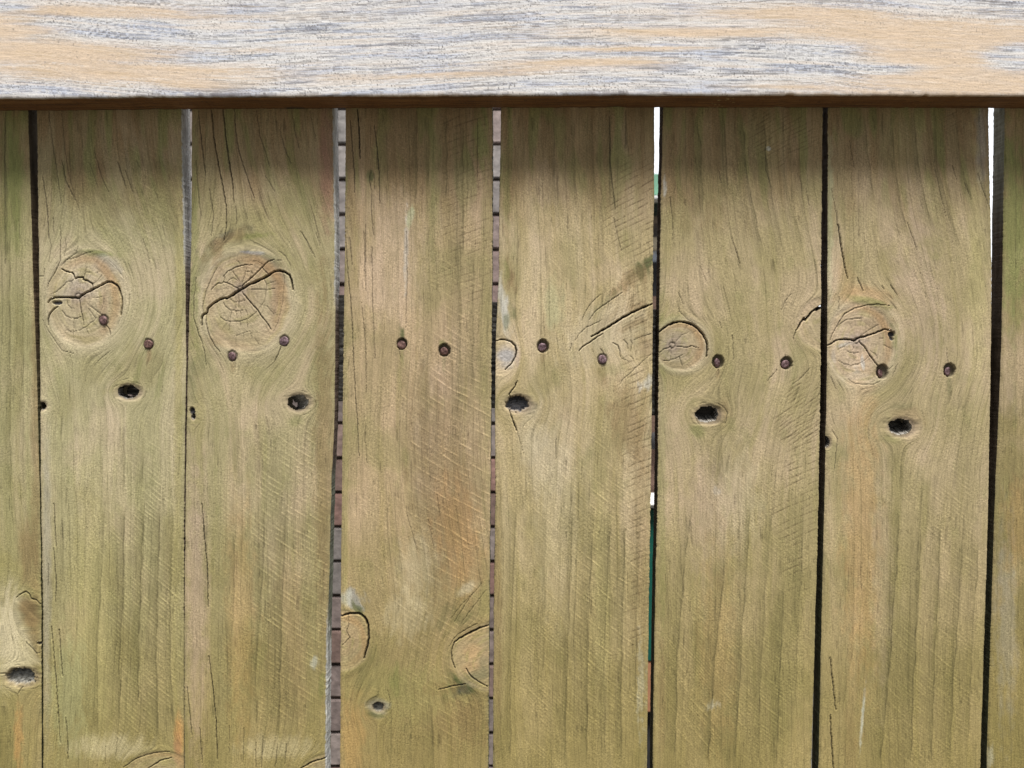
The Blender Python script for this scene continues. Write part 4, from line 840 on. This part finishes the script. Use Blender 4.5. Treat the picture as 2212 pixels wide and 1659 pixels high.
# ------------------------------------------------------------------ dark rail behind the boards
def build_rear_rail():
    YR = Y0+THICK+.0022; TH = .045
    xs = np.linspace(-1.6, 1.6, 1400)
    def line(v0):
        xa, za = px2w(735, v0, YR); xb, zb_ = px2w(1417, v0+31, YR)
        return za + (xs-xa)*(zb_-za)/(xb-xa)
    zt = line(637); zb = line(866.5) - .003*ss(-.2, -.37, xs) - .004*ss(.15, .35, xs)
    prof = [(0, f) for f in np.linspace(1, 0, 90)] + [(f, 0) for f in np.linspace(.1, 1, 12)] + [(1, 1)] + [(f, 1) for f in np.linspace(.9, .1, 5)]
    prof = np.array(prof); npf, nx = len(prof), len(xs)
    Y = YR + prof[:, 0][:, None]*TH + 0*xs; Z = zb[None] + prof[:, 1][:, None]*(zt-zb)[None]; X = np.repeat(xs[None], npf, 0)
    x, y, z = X.ravel(), Y.ravel(), Z.ravel(); n = len(x)
    r1 = fbm(x*40, z*420, 401, 4); r2 = noise(x*330, z*330, 402)
    col = np.tile(np.array([.075,.068,.06], np.float32), (n, 1)); col = mix(col, (.26,.25,.23), ss(.1, .6, r1+.3*r2)); col = mix(col, (.02,.018,.016), ss(.1, .5, -r1))
    y = y + np.where(np.abs(y-YR) < 1e-6, .0010*r1+.0005*r2, 0)
    z = z + np.where(y > YR+.001, .0008*r1, 0)
    q = grid_quads(npf, nx); last = np.arange(nx-1)+(npf-1)*nx; first = np.arange(nx-1)
    q = np.concatenate([q, np.stack([last, last+1, first+1, first], 1)])
    o = mesh_obj("rear_rail", np.stack([x, y, z], 1), q, MAT_RAIL, fence, col, np.stack([x*2200, z*2200, y*900], 1))
    child_local(o); o['label'] = "rough blackened rail behind the boards, glimpsed through gaps and knot holes"
build_rear_rail()

# ------------------------------------------------------------------ nails
def nail_material():
    m, t, p = new_mat("rusty_nail"); N = t.nodes.new; L = t.links.new
    oi = N("ShaderNodeObjectInfo"); tc = N("ShaderNodeTexCoord")
    ad = N("ShaderNodeVectorMath"); ad.operation = 'ADD'; L(tc.outputs["Object"], ad.inputs[0]); L(oi.outputs["Location"], ad.inputs[1])
    n = N("ShaderNodeTexNoise"); n.inputs["Scale"].default_value = 520; n.inputs["Detail"].default_value = 7; n.inputs["Roughness"].default_value = .7
    L(ad.outputs[0], n.inputs[0])
    c1 = N("ShaderNodeValToRGB"); e = c1.color_ramp.elements
    e[0].position = .36; e[0].color = (.05, .028, .03, 1); e[1].position = .66; e[1].color = (.36, .27, .31, 1)
    k = c1.color_ramp.elements.new(.5); k.color = (.17, .105, .125, 1)
    c2 = N("ShaderNodeValToRGB"); e = c2.color_ramp.elements
    e[0].position = .38; e[0].color = (.05, .02, .018, 1); e[1].position = .70; e[1].color = (.27, .15, .12, 1)
    L(n.outputs[0], c1.inputs[0]); L(n.outputs[0], c2.inputs[0])
    mx = N("ShaderNodeMix"); mx.data_type = 'RGBA'; L(oi.outputs["Random"], mx.inputs[0]); L(c1.outputs[0], mx.inputs[6]); L(c2.outputs[0], mx.inputs[7])
    L(mx.outputs[2], p.inputs["Base Color"]); p.inputs["Roughness"].default_value = .6; p.inputs["Metallic"].default_value = .2
    b = N("ShaderNodeBump"); b.inputs["Strength"].default_value = .8; b.inputs["Distance"].default_value = .0004
    L(n.outputs[0], b.inputs["Height"]); L(b.outputs[0], p.inputs["Normal"]); return m
MAT_NAIL = nail_material()
def make_nail(sd_):
    bm = bmesh.new(); seg = 40
    rp = [(0, -.0009), (.0018, -.0010), (.0034, -.00095), (.0042, -.0007), (.00455, -.0002), (.0046, .0003), (.0043, .0008), (.0021, .0018), (.0019, .004), (.0018, .030), (.0004, .038)]
    rnd = random.Random(sd_); ph = [rnd.uniform(0, 6) for _ in range(4)]; rings = []
    for (r, yy) in rp:
        if r == 0: rings.append([bm.verts.new((0, yy, 0))]); continue
        ring = []
        for k in range(seg):
            a = 2*math.pi*k/seg
            wob = 1 + .035*math.sin(2*a+ph[0]) + .03*math.sin(3*a+ph[1]) + .02*math.sin(5*a+ph[2]) + (.02*rnd.uniform(-1, 1) if r > .003 else 0)
            ring.append(bm.verts.new((math.cos(a)*r*wob, yy + (.00022*math.sin(2*a+ph[3]+r*900) if yy < 0 else 0), math.sin(a)*r*wob)))
        rings.append(ring)
    for i in range(len(rings)-1):
        A, B = rings[i], rings[i+1]
        if len(A) == 1:
            for k in range(seg): bm.faces.new((A[0], B[k], B[(k+1) % seg]))
        else:
            for k in range(seg): bm.faces.new((A[k], A[(k+1) % seg], B[(k+1) % seg], B[k]))
    bm.faces.new(rings[-1])
    o = bm_obj("nail", bm, MAT_NAIL, None, smooth=True); return o
for i, (b, u, v, tx, tz, pr) in enumerate(NAILS):
    o = make_nail(40+i)      # every head is hammered and rusted in its own way
    x, z = px2w(u, v, Y0)
    o.parent = boards[b]
    sy = Y0 + DEPTH[b] - pr*.0012 + (.0006 if pr < 0 else -.0004)
    o.location = (float(x), sy, float(z)); o.rotation_euler = (tz, 0, tx)
    o.rotation_mode = 'XYZ'
    o.scale = (.90 + .08*math.sin(i*2.3) - (.12 if tx > .3 else 0), 1, .93 + .06*math.cos(i*1.7))

# the fence runs on past both sides of the picture
for src, u_edge, side in ((5, -276, -1), (2, -276-362, -1), (1, 2512, 1), (4, 2512+326, 1)):
    ref = EDGE[src][1 if side < 0 else 0][0][1]
    dx = (u_edge-ref)*PX
    o = boards[src].copy(); sc.collection.objects.link(o); o.location.x += dx
    if 'label' in o: del o['label']
    for ch in list(boards[src].children):
        c = ch.copy(); sc.collection.objects.link(c); c.parent = o

# ------------------------------------------------------------------ what stands behind the fence
MAT_GROUND = noise_material("ground_paving", (.07, .065, .05), (.12, .11, .09), scale=6, rough=.95, bump=.4)
bm = bmesh.new(); bmesh.ops.create_grid(bm, x_segments=2, y_segments=2, size=150)
g = bm_obj("ground", bm, MAT_GROUND); g['kind'] = 'structure'

# brick wall
def brick_mat():
    m, t, p = new_mat("rough_brick"); N = t.nodes.new; L = t.links.new
    tc = N("ShaderNodeTexCoord"); n = N("ShaderNodeTexNoise"); n.inputs["Scale"].default_value = 55; n.inputs["Detail"].default_value = 8
    L(tc.outputs["Object"], n.inputs[0])
    at = N("ShaderNodeAttribute"); at.attribute_name = "brick"
    mr = N("ShaderNodeMapRange"); mr.inputs[1].default_value = .3; mr.inputs[2].default_value = .7; mr.inputs[3].default_value = .65; mr.inputs[4].default_value = 1.3
    L(n.outputs[0], mr.inputs[0]); mu = N("ShaderNodeVectorMath"); mu.operation = 'SCALE'
    L(at.outputs["Color"], mu.inputs[0]); L(mr.outputs[0], mu.inputs[3]); L(mu.outputs[0], p.inputs["Base Color"])
    p.inputs["Roughness"].default_value = .95
    b = N("ShaderNodeBump"); b.inputs["Strength"].default_value = .7; b.inputs["Distance"].default_value = .003
    L(n.outputs[0], b.inputs["Height"]); L(b.outputs[0], p.inputs["Normal"]); return m
MAT_BRICK = brick_mat()
MAT_MORTAR = noise_material("dark_mortar", (.06, .045, .038), (.12, .09, .075), scale=60)
wall = thing("brick_wall", "mauve and red-brown brick wall seen through the left and middle gaps in the fence", "brick wall", (-1.0, 1.62, 0))
def build_bricks():
    rnd = random.Random(11); bm = bmesh.new(); lay = bm.verts.layers.float_color.new("brick")
    CH, JT, BL = .0752, .0065, .235
    YW = 1.60; n = 0; z = .03; cour = 0
    while z < 3.2:
        x = -3.4 + (BL/2 if cour % 2 else 0)
        while x < 0.10:
            x1 = min(x+BL-JT*1.4, .12)
            if x1-x > .03:
                c = rnd.choice([(.26,.165,.14), (.22,.155,.14), (.27,.20,.18), (.20,.12,.10), (.24,.19,.175), (.28,.15,.125)])
                hf = max(0, min(1, (z-1.5)/.5)); c = tuple(a*(1-.45*hf)+b_*.45*hf for a, b_ in zip(c, (.44,.38,.365)))  # upper bricks paler: stronger light higher up put into the colour
                k = rnd.uniform(.85, 1.15)
                before = len(bm.verts)
                yj = rnd.uniform(-.002, .002)
                box(bm, x, x1, YW+yj, YW+.095, z, z+CH-JT+rnd.uniform(-.001, .001), .0022)
                bm.verts.ensure_lookup_table()
                for vtx in bm.verts[before:]: vtx[lay] = (c[0]*k*.93, c[1]*k*1.06, c[2]*k*1.10, 1)
            x += BL
        z += CH; cour += 1
    o = bm_obj("brick_course", bm, MAT_BRICK, wall); o.matrix_parent_inverse = wall.matrix_basis.inverted()
    bm = bmesh.new(); box(bm, -3.4, .115, YW+.008, YW+.10, 0, 3.2)
    o = bm_obj("mortar", bm, MAT_MORTAR, wall); o.matrix_parent_inverse = wall.matrix_basis.inverted()
build_bricks()

# shed with a green roof, seen through the tall gap right of centre
def zat(v, Y): return float(px2w(0, v, Y)[1])
MAT_MINT = noise_material("mint_green_sheet", (.16, .36, .25), (.20, .42, .30), scale=8, rough=.5, bump=.05)
MAT_WHITE = noise_material("white_painted_metal", (.74, .75, .77), (.82, .83, .84), scale=12, rough=.4, bump=.05)
MAT_DKGRN = noise_material("dark_green_eave", (.012, .03, .022), (.02, .045, .035), scale=10, rough=.6)
MAT_TAN = noise_material("tan_wall_board", (.30, .24, .19), (.38, .31, .25), scale=20)
MAT_PANE = noise_material("dark_teal_glass", (.01, .05, .07), (.02, .08, .10), scale=3, rough=.12, bump=0)
MAT_CREAM = noise_material("cream_sill", (.62, .54, .38), (.70, .62, .46), scale=20)
MAT_PALE = noise_material("pale_blue_wall", (.50, .56, .66), (.58, .64, .72), scale=16)
MAT_CHAR = noise_material("charcoal_plinth", (.02, .02, .022), (.035, .035, .038), scale=20)
shed = thing("garden_shed", "shed with mint green roof edge and white gutter, in the bright gap right of centre", "shed", (.9, 4.6, 0))
YS = 4.5; X0s, X1s = .35, 1.62
def part(name, mat, boxes, bev=.004, parent=shed):
    bm = bmesh.new()
    for b_ in boxes: box(bm, *b_, bev)
    root = parent if parent.parent is None else parent.parent
    o = bm_obj(name, bm, mat, parent); o.matrix_parent_inverse = root.matrix_basis.inverted(); return o
part("roof", MAT_MINT, [(X0s+k*.085, X0s+k*.085+.078, YS-.20, YS+1.3, zat(421, YS-.2)+.001, zat(375, YS-.2)) for k in range(int((X1s-X0s)/.085))])
part("gutter", MAT_WHITE, [(X0s-.02, X1s+.02, YS-.25, YS-.15, zat(430, YS-.25), zat(420.5, YS-.25)-.004)], .006)
part("eave", MAT_DKGRN, [(X0s, X1s, YS-.13, YS-.02, zat(458, YS-.13), zat(430, YS-.13))])
part("upper_wall", MAT_TAN, [(X0s, X1s, YS, YS+1.2, zat(481, YS), zat(455, YS))])
win = part("window_frame", MAT_CREAM, [(X0s+.1, X1s-.1, YS-.03, YS+.06, zat(539, YS-.03), zat(512, YS-.03)), (X0s+.1, X0s+.14, YS-.03, YS+.06, zat(511.5, YS-.03), zat(481.5, YS-.03)), (X1s-.14, X1s-.1, YS-.03, YS+.06, zat(511.5, YS-.03), zat(481.5, YS-.03))])
part("window_pane", MAT_PANE, [(X0s+.145, X1s-.145, YS+.01, YS+.03, zat(511, YS), zat(482, YS))], 0, win)
part("lower_wall", MAT_PALE, [(X0s, X1s, YS, YS+1.2, zat(566, YS), zat(540, YS))])
part("plinth", MAT_CHAR, [(X0s, X1s, YS-.01, YS+1.2, 0, zat(566.5, YS))])

# cabinet close behind the fence
MAT_TEAL = noise_material("teal_cabinet_paint", (.004, .085, .065), (.008, .105, .08), scale=14, rough=.45, bump=.05)
MAT_TERRA = noise_material("terracotta_panel", (.36, .17, .09), (.46, .23, .12), scale=30, rough=.8)
MAT_BRN = noise_material("brown_board", (.12, .075, .055), (.19, .12, .09), scale=24, stretch=(1, 1, 6))
YC = 1.9; xa = float(px2w(1417, 0, YC)[0])
cab = thing("garden_cabinet", "teal cabinet with white worktop above a terracotta panel, seen through the gap right of centre", "cabinet", (xa, YC+.2, 0))
part("worktop", MAT_WHITE, [(xa-.30, xa+.16, YC-.03, YC+.10, zat(1098, YC-.03), zat(1082, YC-.03))], .008, cab)
dr = part("door", MAT_TEAL, [(xa-.28, xa+.14, YC, YC+.02, zat(1429, YC), zat(1099, YC)-.002)], .003, cab)
part("handle", MAT_WHITE, [(xa+.10, xa+.112, YC-.02, YC-.001, zat(1250, YC), zat(1180, YC))], .002, dr)
part("carcass", MAT_TEAL, [(xa-.28, xa+.14, YC+.022, YC+.098, zat(1429, YC), zat(1099, YC)-.002)], .003, cab)
part("lower_panel", MAT_TERRA, [(xa-.28, xa+.14, YC+.002, YC+.098, zat(1540, YC), zat(1430.5, YC))], .003, cab)
part("plinth", MAT_CHAR, [(xa-.27, xa+.13, YC+.03, YC+.098, 0, zat(1541, YC))], .003, cab)
# brown post-and-panel screen behind the cabinet
YP = 2.03; xp = float(px2w(1417, 0, YP)[0])
scr = thing("timber_screen", "brown timber screen with a dark iron knob above the teal cabinet", "screen", (xp, YP, 0))
part("panel", MAT_BRN, [(xp-.35+k*.14, xp-.35+k*.14+.136, YP, YP+.02, .02, zat(640, YP)) for k in range(5)], .003, scr)
bm = bmesh.new(); bmesh.ops.create_uvsphere(bm, u_segments=20, v_segments=12, radius=.024)
for vv_ in bm.verts: vv_.co.y *= .6
o = bm_obj("knob", bm, MAT_CHAR, scr, smooth=True); o.location = (0, -.022, zat(952, YP-.02))
